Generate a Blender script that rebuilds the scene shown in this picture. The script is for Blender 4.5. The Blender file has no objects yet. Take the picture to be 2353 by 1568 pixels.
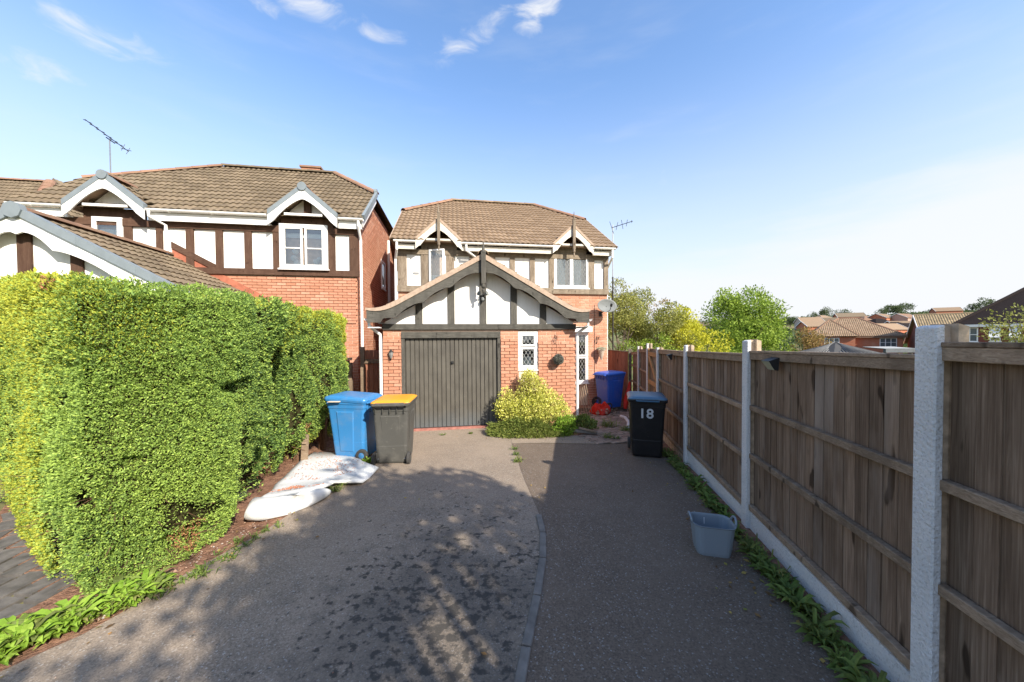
import bpy, bmesh, math, random
import numpy as np
from mathutils import Vector, Matrix
random.seed(7); rng = np.random.default_rng(7)
S = bpy.context.scene
COL = S.collection
R = math.radians

# ------------------------------------------------------------------ camera
CAM_H = 1.88
cam_d = bpy.data.cameras.new('camera'); cam = bpy.data.objects.new('camera', cam_d); COL.objects.link(cam)
cam_d.sensor_width = 36.0; cam_d.lens = 36.0 * 800 / 2353.0
cam_d.clip_start = 0.05; cam_d.clip_end = 3000
p, ro = R(1.1), R(.4)
Fw = Vector((0, math.cos(p), -math.sin(p))); U0 = Vector((0, math.sin(p), math.cos(p))); R0 = Vector((1, 0, 0))
Rt = R0 * math.cos(ro) - U0 * math.sin(ro); Up = R0 * math.sin(ro) + U0 * math.cos(ro)
mw = Matrix((Rt, Up, -Fw)).transposed().to_4x4(); mw.translation = Vector((0, 0, CAM_H))
cam.matrix_world = mw
cam_d.shift_y = (778 + 800 * math.tan(p) - 784) / 2353.0
S.camera = cam

# ------------------------------------------------------------------ light and sky
SUN_EL, SUN_AZ = R(34.6), R(40.4)          # azimuth measured from -Y towards +X
sun_dir = Vector((math.cos(SUN_EL) * math.sin(SUN_AZ), -math.cos(SUN_EL) * math.cos(SUN_AZ), math.sin(SUN_EL)))
sd = bpy.data.lights.new('sun', 'SUN'); sd.energy = 4.0; sd.angle = R(.53); sd.color = (1.0, .93, .82)
so = bpy.data.objects.new('sun', sd); COL.objects.link(so)
so.rotation_euler = sun_dir.to_track_quat('Z', 'Y').to_euler()
S.view_settings.view_transform = 'Standard'; S.view_settings.look = 'None'
S.view_settings.exposure = 1.12; S.view_settings.gamma = 1
S.view_settings.use_curve_mapping = False
S.cycles.max_bounces = 6; S.cycles.transparent_max_bounces = 8

W = bpy.data.worlds.new('World'); S.world = W; W.use_nodes = True
nt = W.node_tree; nt.nodes.clear()
def N(t, **kw):
    n = nt.nodes.new(t)
    for k, v in kw.items(): setattr(n, k, v)
    return n
def L(a, b): nt.links.new(a, b)
def val(x, sock):
    if isinstance(x, (int, float)): sock.default_value = x
    else: L(x, sock)
def M_(op, a, b=None, c=None):
    n = N('ShaderNodeMath', operation=op); val(a, n.inputs[0])
    if b is not None: val(b, n.inputs[1])
    if c is not None: val(c, n.inputs[2])
    return n.outputs[0]
sky = N('ShaderNodeTexSky'); sky.sky_type = 'NISHITA'; sky.sun_disc = False
sky.sun_elevation = SUN_EL; sky.sun_rotation = math.atan2(sun_dir.x, sun_dir.y)
sky.altitude = 100; sky.air_density = 1.15; sky.dust_density = 1.2; sky.ozone_density = 1.6
tc = N('ShaderNodeTexCoord'); sep = N('ShaderNodeSeparateXYZ'); L(tc.outputs['Generated'], sep.inputs[0])
az = M_('ARCTAN2', sep.outputs[0], sep.outputs[1]); el = M_('ARCSINE', sep.outputs[2])
def blob(a0, e0, ra, re, tilt=0.0):
    da = M_('SUBTRACT', az, a0); de = M_('SUBTRACT', el, e0)
    de = M_('SUBTRACT', de, M_('MULTIPLY', da, tilt))
    x = M_('DIVIDE', da, ra); y = M_('DIVIDE', de, re)
    d = M_('SQRT', M_('ADD', M_('MULTIPLY', x, x), M_('MULTIPLY', y, y)))
    mr = N('ShaderNodeMapRange', interpolation_type='SMOOTHSTEP'); val(d, mr.inputs[0])
    mr.inputs[1].default_value = 1.0; mr.inputs[2].default_value = 0.0
    mr.inputs[3].default_value = 0.0; mr.inputs[4].default_value = 1.0
    return mr.outputs[0]
blobs = [((-.50, .688, .17, .06, .05), 1.15), ((.075, .745, .15, .065, .3), 1.15), ((-.10, .695, .24, .06, .35), 1.0),
         ((-.85, .52, .24, .06, -.1), .85), ((-.96, .43, .16, .045, .2), .8), ((-.62, .66, .12, .035, .0), .9), ((-.36, .68, .18, .03, .0), .6),
         ((-.66, .25, .10, .035, 0), 0.0)]
tot = None
for b, w in blobs:
    m = M_('MULTIPLY', blob(*b), w)
    tot = m if tot is None else M_('MAXIMUM', tot, m)
nz = N('ShaderNodeTexNoise'); nz.inputs['Scale'].default_value = 9; nz.inputs['Detail'].default_value = 9; nz.inputs['Roughness'].default_value = .58
mp = N('ShaderNodeMapping'); mp.inputs['Scale'].default_value = (1, 1, 2.6); L(tc.outputs['Generated'], mp.inputs[0]); L(mp.outputs[0], nz.inputs[0])
nz.inputs['Distortion'].default_value = .9
puff = N('ShaderNodeMapRange', interpolation_type='SMOOTHSTEP'); puff.inputs[1].default_value = .98; puff.inputs[2].default_value = 1.65
val(M_('ADD', M_('MULTIPLY', tot, .55), M_('MULTIPLY', nz.outputs[0], 1.45)), puff.inputs[0])
# thin cirrus everywhere, thicker low down on the right of the view
nz2 = N('ShaderNodeTexNoise'); nz2.inputs['Scale'].default_value = 3.2; nz2.inputs['Detail'].default_value = 7; nz2.inputs['Roughness'].default_value = .55
mp2 = N('ShaderNodeMapping'); mp2.inputs['Scale'].default_value = (1, 1.0, 5.5); mp2.inputs['Rotation'].default_value = (0, R(-12), 0)
L(tc.outputs['Generated'], mp2.inputs[0]); L(mp2.outputs[0], nz2.inputs[0])
cir = N('ShaderNodeMapRange', interpolation_type='SMOOTHSTEP'); val(nz2.outputs[0], cir.inputs[0])
cir.inputs[1].default_value = .48; cir.inputs[2].default_value = .86; cir.inputs[3].default_value = 0; cir.inputs[4].default_value = .16
low = N('ShaderNodeMapRange', interpolation_type='SMOOTHSTEP')
edge = M_('ADD', M_('SUBTRACT', el, M_('MULTIPLY', az, .22)), M_('MULTIPLY', M_('SUBTRACT', nz2.outputs[0], .5), .22))
val(edge, low.inputs[0]); low.inputs[1].default_value = .13; low.inputs[2].default_value = .0; low.inputs[3].default_value = 0; low.inputs[4].default_value = .8
lim = N('ShaderNodeMapRange', interpolation_type='SMOOTHSTEP'); val(az, lim.inputs[0])
lim.inputs[1].default_value = -.1; lim.inputs[2].default_value = .35; lim.inputs[3].default_value = .0; lim.inputs[4].default_value = 1
cloud = M_('MAXIMUM', M_('MAXIMUM', puff.outputs[0], cir.outputs[0]), M_('MULTIPLY', low.outputs[0], lim.outputs[0]))
hz = N('ShaderNodeMapRange', interpolation_type='SMOOTHSTEP'); val(el, hz.inputs[0])
hz.inputs[1].default_value = .66; hz.inputs[2].default_value = .0; hz.inputs[3].default_value = 0; hz.inputs[4].default_value = .88
tint = N('ShaderNodeMix', data_type='RGBA', blend_type='MULTIPLY'); tint.inputs[0].default_value = 1; L(sky.outputs[0], tint.inputs[6]); tint.inputs[7].default_value = (1.03, .985, 1.0, 1)
hue = N('ShaderNodeHueSaturation'); hue.inputs['Saturation'].default_value = 1.16; hue.inputs['Value'].default_value = 1.0; L(tint.outputs[2], hue.inputs['Color'])
mixh = N('ShaderNodeMix', data_type='RGBA'); L(hz.outputs[0], mixh.inputs[0]); L(hue.outputs[0], mixh.inputs[6]); mixh.inputs[7].default_value = (2.62, 2.72, 3.05, 1)
mixc = N('ShaderNodeMix', data_type='RGBA'); L(cloud, mixc.inputs[0]); L(mixh.outputs[2], mixc.inputs[6]); mixc.inputs[7].default_value = (2.95, 3.0, 3.1, 1)
bg = N('ShaderNodeBackground'); L(mixc.outputs[2], bg.inputs[0]); bg.inputs[1].default_value = .15
wo = N('ShaderNodeOutputWorld'); L(bg.outputs[0], wo.inputs[0])

# ------------------------------------------------------------------ materials
class Mat:
    """small builder for procedural node materials"""
    def __init__(s, name, rough=.7, spec=.3):
        s.m = bpy.data.materials.new(name); s.m.use_nodes = True; s.t = s.m.node_tree
        s.b = s.t.nodes['Principled BSDF']; s.b.inputs['Roughness'].default_value = rough
        s.b.inputs['Specular IOR Level'].default_value = spec
        s.tc = s.n('ShaderNodeTexCoord')
    def n(s, ty, **kw):
        x = s.t.nodes.new(ty)
        for k, v in kw.items(): setattr(x, k, v)
        return x
    def l(s, a, b): s.t.links.new(a, b)
    def noise(s, scale, detail=4, rough=.55, stretch=(1, 1, 1), space='Object', dist=0, offs=None):
        mp = s.n('ShaderNodeMapping'); mp.inputs['Scale'].default_value = stretch; s.l(s.tc.outputs[space], mp.inputs[0])
        if offs is not None:
            v = s.n('ShaderNodeVectorMath', operation='MULTIPLY_ADD'); s.l(offs, v.inputs[0]); v.inputs[1].default_value = (37, 51, 23); s.l(mp.outputs[0], v.inputs[2]); src = v.outputs[0]
        else: src = mp.outputs[0]
        x = s.n('ShaderNodeTexNoise'); x.inputs['Scale'].default_value = scale; x.inputs['Detail'].default_value = detail
        x.inputs['Roughness'].default_value = rough; x.inputs['Distortion'].default_value = dist; s.l(src, x.inputs[0]); return x.outputs[0]
    def ramp(s, fac, stops):
        r = s.n('ShaderNodeValToRGB'); e = r.color_ramp.elements
        while len(e) < len(stops): e.new(.5)
        for i, (q, c) in enumerate(stops): e[i].position = q; e[i].color = (*c, 1) if len(c) == 3 else c
        s.l(fac, r.inputs[0]); return r.outputs[0]
    def mix(s, f, a, b, mode='MIX'):
        x = s.n('ShaderNodeMix', data_type='RGBA', blend_type=mode)
        if isinstance(f, (int, float)): x.inputs[0].default_value = f
        else: s.l(f, x.inputs[0])
        for v, i in ((a, 6), (b, 7)):
            if isinstance(v, tuple): x.inputs[i].default_value = (*v, 1)
            else: s.l(v, x.inputs[i])
        return x.outputs[2]
    def mth(s, op, a, b=0.0):
        x = s.n('ShaderNodeMath', operation=op)
        for v, i in ((a, 0), (b, 1)):
            if isinstance(v, (int, float)): x.inputs[i].default_value = v
            else: s.l(v, x.inputs[i])
        return x.outputs[0]
    def rnd(s):
        """a random number for each object and for each loose piece of a joined mesh"""
        o = s.n('ShaderNodeObjectInfo'); g = s.n('ShaderNodeNewGeometry')
        return s.mth('FRACT', s.mth('ADD', o.outputs['Random'], g.outputs['Random Per Island']))
    def bump(s, h, strength=.4, dist=.01):
        b = s.n('ShaderNodeBump'); b.inputs['Strength'].default_value = strength; b.inputs['Distance'].default_value = dist
        s.l(h, b.inputs['Height']); s.l(b.outputs[0], s.b.inputs['Normal']); return s
    def col(s, c):
        if isinstance(c, tuple): s.b.inputs['Base Color'].default_value = (*c, 1)
        else: s.l(c, s.b.inputs['Base Color'])
        return s

def solid(name, c, rough=.6, spec=.3, var=.12, scale=6, bump=0, bscale=60, metal=0):
    m = Mat(name, rough, spec); d = tuple(x * (1 - var * 1.6) for x in c); h = tuple(min(1, x * (1 + var)) for x in c)
    m.col(m.ramp(m.noise(scale, 5), [(.3, d), (.7, h)])); m.b.inputs['Metallic'].default_value = metal
    if bump: m.bump(m.noise(bscale, 3), bump, .005)
    return m.m
def brick_mat(name, stops, spot=(.33, .14, .08)):
    m = Mat(name, .88, .15); c = m.ramp(m.rnd(), stops)
    c = m.mix(m.ramp(m.noise(22, 4), [(.35, (0, 0, 0)), (.75, (.55, .55, .55))]), c, spot)
    c = m.mix(m.ramp(m.noise(1.3, 4), [(.5, (0, 0, 0)), (.85, (.35, .35, .35))]), c, (.62, .42, .30))
    m.col(c); m.bump(m.noise(90, 3), .35, .004); return m.m
BR = brick_mat('red_brick', [(0, (.42, .19, .115)), (.35, (.51, .25, .16)), (.7, (.47, .215, .135)), (1, (.57, .31, .21))])
BR2 = brick_mat('orange_brick', [(0, (.44, .20, .12)), (.5, (.51, .245, .155)), (1, (.57, .30, .20))])
BRF = brick_mat('far_brick', [(0, (.40, .13, .07)), (1, (.50, .19, .11))])
MORT = solid('mortar', (.66, .48, .36), .95, .1, .12, 9, .4)
def wall_tex(name, c1, c2, mortar, sc=1.0):
    m = Mat(name, .9, .1); b = m.n('ShaderNodeTexBrick'); b.inputs['Scale'].default_value = 4.4444 * sc
    b.inputs['Brick Width'].default_value = 1.0; b.inputs['Row Height'].default_value = .3333; b.inputs['Mortar Size'].default_value = .022
    b.inputs['Color1'].default_value = (*c1, 1); b.inputs['Color2'].default_value = (*c2, 1); b.inputs['Mortar'].default_value = (*mortar, 1)
    sp = m.n('ShaderNodeSeparateXYZ'); m.l(m.tc.outputs['Object'], sp.inputs[0]); cb = m.n('ShaderNodeCombineXYZ')
    m.l(m.mth('ADD', sp.outputs[0], sp.outputs[1]), cb.inputs[0]); m.l(sp.outputs[2], cb.inputs[1]); m.l(cb.outputs[0], b.inputs[0]); m.col(b.outputs[0]); return m.m
WALLT = wall_tex('brick_wall_far', (.42, .14, .075), (.50, .19, .11), (.5, .36, .27))

def tile_mat(name, stops, lich=(.30, .25, .15)):
    m = Mat(name, .85, .2); c = m.ramp(m.rnd(), stops)
    c = m.mix(m.ramp(m.noise(3.5, 6, .65), [(.45, (0, 0, 0)), (.8, (.45, .45, .45))]), c, lich)
    c = m.mix(m.ramp(m.noise(35, 4), [(.55, (0, 0, 0)), (.8, (.6, .6, .6))]), c, (.10, .075, .05))
    m.col(c); m.bump(m.noise(120, 2), .3, .004); return m.m
TILE_M = tile_mat('tan_concrete_tile', [(0, (.185, .125, .08)), (.5, (.225, .155, .10)), (1, (.265, .185, .12))])
TILE_N = tile_mat('brown_concrete_tile', [(0, (.115, .086, .056)), (.5, (.15, .113, .073)), (1, (.19, .143, .094))])
TILE_R = tile_mat('red_ridge_tile', [(0, (.22, .125, .08)), (1, (.30, .165, .11))])
TILE_B = tile_mat('brown_verge_tile', [(0, (.20, .12, .08)), (1, (.26, .15, .10))])
TILE_D = tile_mat('dark_roof_tile', [(0, (.022, .018, .018)), (1, (.034, .027, .027))], (.03, .025, .024))
TILE_D.node_tree.nodes['Principled BSDF'].inputs['Specular IOR Level'].default_value = .03
TILE_F = tile_mat('far_pantile', [(0, (.24, .16, .10)), (1, (.33, .23, .15))])
TILE_G = tile_mat('grey_gazebo_tile', [(0, (.06, .06, .06)), (1, (.09, .09, .088))], (.08, .08, .07))
GREYV = solid('grey_dry_verge', (.19, .22, .235), .55, .3, .08)
PEACH = solid('verge_mortar', (.40, .30, .225), .9, .1, .14, 14, .4)
WHITE = solid('white_upvc', (.80, .79, .76), .35, .4, .03)
WHITE2 = Mat('white_painted_render', .75, .2)
_w = WHITE2.mix(WHITE2.ramp(WHITE2.noise(6, 6, .7, (3, 3, .35)), [(.45, (0, 0, 0)), (.8, (.5, .5, .5))]), (.82, .80, .75), (.62, .585, .52)); WHITE2.col(_w); WHITE2.bump(WHITE2.noise(150, 3), .25, .005); WHITE2 = WHITE2.m
DARKIN = solid('dark_room', (.10, .10, .095), .9)
CURT = solid('net_curtain', (.82, .82, .80), .9, .1, .06, 12)
SOIL = Mat('garden_soil', .95, .1)
SOIL.col(SOIL.ramp(SOIL.noise(14, 8, .7), [(.3, (.10, .055, .035)), (.5, (.24, .13, .085)), (.62, (.33, .19, .12)), (.78, (.20, .13, .08))])); SOIL.bump(SOIL.noise(45, 6), .9, .03); SOIL = SOIL.m

def wood(name, stops, stretch=(6, 6, .55), knots=True, rough=.85, blue=None, bump=.35, rv=.5):
    m = Mat(name, rough, .15); r = m.rnd(); g = m.noise(5, 8, .65, stretch, dist=1.2, offs=r)
    c = m.ramp(g, stops)
    if knots:
        k = m.noise(7, 2, .4, (1.6, 1.6, .7), offs=r)
        c = m.mix(m.ramp(k, [(.68, (0, 0, 0)), (.73, (.9, .9, .9))]), c, tuple(x * .35 for x in stops[0][1]))
        c = m.mix(m.ramp(m.noise(3.1, 5, .6, (2.2, 2.2, .55), offs=r), [(.42, (0, 0, 0)), (.66, (.55, .55, .55))]), c, tuple(x * .8 for x in stops[0][1]))
    rr = m.ramp(r, [(0, (1 - rv, 1 - rv, 1 - rv)), (1, (1 + rv * .5, 1 + rv * .5, 1 + rv * .5))])
    c = m.mix(1.0, c, rr, 'MULTIPLY')
    if blue is not None: c = m.mix(m.ramp(m.noise(1.6, 5, .6, (1, 1, .5), offs=r), [(.5, (0, 0, 0)), (.72, (.75, .75, .75))]), c, blue)
    m.col(c); m.bump(g, bump, .004); return m.m
BOARD = wood('weathered_fence_board', [(.22, (.09, .058, .037)), (.5, (.215, .150, .102)), (.8, (.40, .30, .215))], (15, 15, .55), blue=(.37, .31, .255), rv=.36)
RAIL = wood('fence_rail', [(.25, (.17, .12, .08)), (.5, (.30, .22, .15)), (.75, (.46, .36, .26))], (1.2, 5, 22), rv=.25)
ORANGEW = wood('new_timber', [(.3, (.36, .19, .08)), (.7, (.50, .29, .14))], (10, 10, .8), rv=.2)
REDW = wood('red_stained_board', [(.3, (.26, .10, .06)), (.7, (.40, .19, .12))], (20, 20, .8), rv=.25)
OLDT_V = wood('faded_oak_paint_upright', [(.3, (.13, .10, .07)), (.5, (.24, .19, .14)), (.72, (.38, .32, .245))], (14, 14, 1.2), rv=.12)
OLDT_H = wood('faded_oak_paint_beam', [(.3, (.13, .10, .07)), (.5, (.23, .185, .135)), (.72, (.37, .31, .24))], (1.2, 14, 14), rv=.12)
FASC = wood('worn_white_fascia', [(.28, (.20, .15, .10)), (.40, (.50, .45, .37)), (.6, (.70, .67, .60))], (1.2, 14, 14), knots=False, rv=.05)
GARB_V = wood('grey_stained_upright', [(.3, (.06, .056, .048)), (.55, (.105, .098, .084)), (.8, (.18, .17, .145))], (14, 14, 1.2), rv=.12)
GARB_H = wood('grey_stained_beam', [(.3, (.055, .052, .044)), (.55, (.10, .094, .08)), (.8, (.18, .17, .145))], (1.2, 14, 14), rv=.12)
BROWN_V = wood('brown_stained_upright', [(.3, (.07, .036, .024)), (.6, (.12, .07, .047)), (.85, (.25, .18, .135))], (14, 14, 1.2), rv=.15)
BROWN_H = wood('brown_stained_beam', [(.3, (.07, .036, .024)), (.6, (.12, .07, .047)), (.85, (.25, .18, .135))], (1.2, 14, 14), rv=.1)
DOORM = Mat('grey_garage_door_paint', .5, .3)
_g = DOORM.ramp(DOORM.noise(5, 6, .6, (1, 1, .5)), [(.3, (.075, .068, .056)), (.7, (.115, .105, .086))])
_s = DOORM.n('ShaderNodeSeparateXYZ'); DOORM.l(DOORM.tc.outputs['Object'], _s.inputs[0])
_f = DOORM.ramp(DOORM.mth('ADD', _s.outputs[2], DOORM.mth('MULTIPLY', DOORM.noise(4, 4), .3)), [(.15, (.8, .8, .8)), (.62, (0, 0, 0))])
_g = DOORM.mix(_f, _g, (.10, .115, .125)); _g = DOORM.mix(DOORM.ramp(DOORM.noise(60, 2, .4), [(.74, (0, 0, 0)), (.79, (.5, .5, .5))]), _g, (.5, .47, .42)); DOORM.col(_g); DOORM = DOORM.m
BLACKM = solid('black_iron', (.02, .02, .02), .5, .4)
LEADM = solid('lead_strip', (.36, .37, .355), .6, .3)
def glass(name, tint=(.62, .68, .70), f=.12):
    m = bpy.data.materials.new(name); m.use_nodes = True; t = m.node_tree; t.nodes.clear()
    o = t.nodes.new('ShaderNodeOutputMaterial'); mx = t.nodes.new('ShaderNodeMixShader'); tr = t.nodes.new('ShaderNodeBsdfTransparent'); gl = t.nodes.new('ShaderNodeBsdfGlossy')
    tr.inputs[0].default_value = (*tint, 1); gl.inputs['Roughness'].default_value = .02; gl.inputs[0].default_value = (.95, 1, 1, 1)
    fr = t.nodes.new('ShaderNodeFresnel'); fr.inputs[0].default_value = 1.5; a = t.nodes.new('ShaderNodeMath'); a.operation = 'ADD'; a.inputs[1].default_value = f
    t.links.new(fr.outputs[0], a.inputs[0]); t.links.new(a.outputs[0], mx.inputs[0]); t.links.new(tr.outputs[0], mx.inputs[1]); t.links.new(gl.outputs[0], mx.inputs[2]); t.links.new(mx.outputs[0], o.inputs[0]); return m
GLASS = glass('window_glass', (.86, .91, .92), .16)
# asphalt
def asphalt(name, base, light, stain):
    m = Mat(name, .92, .25); v = m.n('ShaderNodeTexVoronoi'); v.inputs['Scale'].default_value = 120; m.l(m.tc.outputs['Object'], v.inputs[0])
    sp = m.n('ShaderNodeSeparateColor'); m.l(v.outputs['Color'], sp.inputs[0])
    c = m.ramp(sp.outputs[0], [(0, tuple(x * .62 for x in base)), (.55, base), (.93, tuple(x * 1.2 for x in base)), (.995, light)])
    c = m.mix(m.ramp(m.noise(1.1, 6, .6), [(.35, (0, 0, 0)), (.75, (.5, .5, .5))]), c, tuple(x * 1.35 for x in base))
    c = m.mix(m.ramp(m.noise(5, 6, .7), [(.45, (0, 0, 0)), (.8, (.35, .35, .35))]), c, tuple(x * .6 for x in base))
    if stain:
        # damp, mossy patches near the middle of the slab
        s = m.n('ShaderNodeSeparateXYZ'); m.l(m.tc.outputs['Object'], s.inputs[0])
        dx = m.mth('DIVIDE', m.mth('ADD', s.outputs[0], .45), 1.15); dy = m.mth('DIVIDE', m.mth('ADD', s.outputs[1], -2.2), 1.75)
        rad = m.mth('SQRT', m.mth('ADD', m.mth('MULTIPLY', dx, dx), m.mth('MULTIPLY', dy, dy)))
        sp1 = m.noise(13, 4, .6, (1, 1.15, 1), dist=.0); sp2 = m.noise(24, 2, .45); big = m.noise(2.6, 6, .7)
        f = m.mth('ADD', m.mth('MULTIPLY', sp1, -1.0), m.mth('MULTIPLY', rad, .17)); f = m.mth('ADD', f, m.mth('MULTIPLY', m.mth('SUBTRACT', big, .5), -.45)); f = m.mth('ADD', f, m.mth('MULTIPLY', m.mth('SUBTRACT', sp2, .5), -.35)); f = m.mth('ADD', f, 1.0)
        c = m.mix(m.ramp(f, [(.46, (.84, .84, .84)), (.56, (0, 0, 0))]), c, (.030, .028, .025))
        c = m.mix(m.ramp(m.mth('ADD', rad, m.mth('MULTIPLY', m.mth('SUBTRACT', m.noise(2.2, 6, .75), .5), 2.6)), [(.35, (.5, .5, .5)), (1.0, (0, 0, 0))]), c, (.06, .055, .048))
    m.col(c); h = m.mix(.5, v.outputs['Distance'], m.noise(220, 2)); m.bump(h, .4, .005); return m.m
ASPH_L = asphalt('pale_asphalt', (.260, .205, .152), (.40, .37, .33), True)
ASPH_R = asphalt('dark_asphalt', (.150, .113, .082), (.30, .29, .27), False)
CONC = solid('old_concrete', (.20, .18, .155), .9, .1, .2, 9, .6, 80)
PAVE = Mat('block_paving', .9, .15); _r = PAVE.rnd()
PAVE.col(PAVE.mix(PAVE.ramp(PAVE.noise(9, 5), [(.4, (0, 0, 0)), (.75, (.5, .5, .5))]), PAVE.ramp(_r, [(0, (.24, .165, .12)), (1, (.38, .28, .21))]), (.11, .095, .07))); PAVE.bump(PAVE.noise(80, 3), .4, .004); PAVE = PAVE.m
STONE = Mat('printed_concrete', .7, .3); STONE.col(STONE.ramp(STONE.noise(9, 6), [(.3, (.075, .068, .06)), (.7, (.16, .145, .13))])); STONE.bump(STONE.noise(16, 5), .5, .015); STONE = STONE.m
# painted concrete posts
def painted(name):
    m = Mat(name, .8, .2); a = m.noise(75, 4, .6)
    c = m.ramp(m.noise(3, 4), [(.3, (.58, .59, .58)), (.7, (.70, .70, .68))])
    c = m.mix(m.ramp(a, [(.56, (0, 0, 0)), (.64, (.5, .5, .5))]), c, (.30, .295, .28))
    c = m.mix(m.ramp(m.noise(4, 7, .75, (1, 1, .35)), [(.60, (0, 0, 0)), (.75, (.6, .6, .6))]), c, (.30, .26, .21))
    m.col(c); m.bump(m.noise(60, 5), 1.0, .012); return m.m
PAINTED = painted('flaking_white_paint_on_concrete')
RAWC = solid('bare_concrete', (.52, .40, .28), .95, .1, .25, 14, .7, 60)
def leafmat(name, stops, scale=.9, tr=.35, dry=None):
    m = Mat(name, .6, .25); r = m.rnd(); c = m.ramp(r, stops)
    lo = m.noise(scale, 4, .6); c = m.mix(m.ramp(lo, [(.35, (0, 0, 0)), (.7, (.45, .45, .45))]), c, tuple(x * 1.25 for x in stops[-1][1]))
    if dry is not None:
        col, thr = dry; c = m.mix(m.ramp(m.noise(2.1, 5, .7), [(thr, (0, 0, 0)), (thr + .07, (.85, .85, .85))]), c, col)
    m.col(c)
    t = m.n('ShaderNodeBsdfTranslucent'); m.l(c, t.inputs[0]); mx = m.n('ShaderNodeMixShader'); mx.inputs[0].default_value = tr
    out = m.t.nodes['Material Output']; m.l(m.b.outputs[0], mx.inputs[1]); m.l(t.outputs[0], mx.inputs[2]); m.l(mx.outputs[0], out.inputs[0]); return m.m
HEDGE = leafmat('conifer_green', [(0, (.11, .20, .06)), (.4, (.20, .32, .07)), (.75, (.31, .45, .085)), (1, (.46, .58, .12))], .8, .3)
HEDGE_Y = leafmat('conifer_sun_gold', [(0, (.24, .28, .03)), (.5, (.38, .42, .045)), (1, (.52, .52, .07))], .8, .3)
HEDGE_D = leafmat('conifer_deep_shade_green', [(0, (.035, .075, .025)), (.5, (.07, .135, .035)), (1, (.14, .22, .05))], .8, .2)  # older inner foliage, with the shade of the column folds put into its colour
HEDGE_B = solid('conifer_dry_brown', (.34, .16, .08), .9, .1, .3, 30)
TWIG = solid('bark_brown', (.13, .075, .045), .95, .1, .3, 20, .5)
BARK = solid('grey_bark', (.16, .13, .10), .95, .1, .3, 12, .6)
LG = leafmat('leaf_green', [(0, (.10, .17, .02)), (.5, (.18, .28, .035)), (1, (.31, .40, .055))])
LY = leafmat('leaf_yellow', [(0, (.26, .30, .025)), (.5, (.46, .46, .035)), (1, (.62, .58, .06))])
LO = leafmat('leaf_olive', [(0, (.15, .18, .035)), (.5, (.24, .26, .06)), (1, (.36, .35, .10))])
LOB = leafmat('leaf_autumn', [(0, (.14, .09, .03)), (.4, (.25, .21, .05)), (1, (.36, .22, .09))])
LVAR = leafmat('leaf_variegated', [(0, (.24, .30, .04)), (.35, (.50, .52, .07)), (.7, (.68, .66, .13)), (1, (.80, .76, .30))])
LJUN = leafmat('leaf_juniper', [(0, (.09, .14, .03)), (.5, (.18, .24, .05)), (1, (.32, .34, .09))])
LWEED = leafmat('leaf_weed', [(0, (.05, .10, .018)), (.5, (.10, .19, .03)), (.9, (.18, .28, .05)), (1, (.30, .26, .09))])
LWEEDY = leafmat('leaf_weed_bright', [(0, (.12, .24, .02)), (.5, (.20, .34, .03)), (1, (.30, .42, .06))])
LFAR = leafmat('leaf_far', [(0, (.05, .08, .03)), (1, (.10, .13, .05))])
def plastic(name, c, rough=.38, spec=.5, dirt=(.3, .28, .24), d=.3):
    m = Mat(name, rough, spec); cc = m.mix(m.ramp(m.noise(3.5, 6, .7), [(.5, (0, 0, 0)), (.8, (d, d, d))]), c, dirt)
    cc = m.mix(m.ramp(m.noise(28, 3, .5), [(.66, (0, 0, 0)), (.74, (d, d, d))]), cc, dirt); m.col(cc)
    m.bump(m.noise(9, 3), .08, .01); return m.m
P_BLUE = plastic('blue_plastic', (.035, .19, .43)); P_BLUED = plastic('deep_blue_plastic', (.02, .10, .46)); P_GREY = plastic('charcoal_plastic', (.075, .073, .065), .5, .3, (.16, .15, .13), .5)
P_BLACK = plastic('black_plastic', (.012, .012, .013), .45, .4, (.06, .055, .05), .3); P_ORANGE = plastic('orange_plastic', (.72, .30, .015)); P_SLATE = plastic('slate_blue_plastic', (.045, .12, .19))
P_TUB = plastic('grey_blue_rubber', (.21, .255, .29), .55, .3, (.3, .3, .3), .2); RUBBER = solid('tyre_rubber', (.06, .057, .053), .8, .2, .2)
P_RED = plastic('red_fabric', (.55, .035, .02), .8, .1)
FOAM = Mat('white_foam', .8, .2); _n = FOAM.ramp(FOAM.noise(2.6, 5, .6), [(.4, (.68, .68, .66)), (.75, (.50, .50, .47))])
_n = FOAM.mix(FOAM.ramp(FOAM.noise(20, 5, .7), [(.66, (0, 0, 0)), (.71, (.85, .85, .85))]), _n, (.50, .23, .13)); FOAM.col(_n); FOAM.bump(FOAM.noise(5, 4), .4, .03); FOAM = FOAM.m
NEEDLE = solid('dead_needles', (.42, .17, .09), .95, .1, .3, 40)
GREYM = solid('grey_dish_paint', (.19, .20, .195), .7, .1, .1); STEEL = solid('dull_aluminium', (.30, .31, .32), .4, .5, .15, metal=.6)
NUMM = solid('silver_number_vinyl', (.62, .66, .68), .4, .5, .1)
CREAM = solid('cream_render', (.68, .58, .42), .85, .1, .1)

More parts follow.
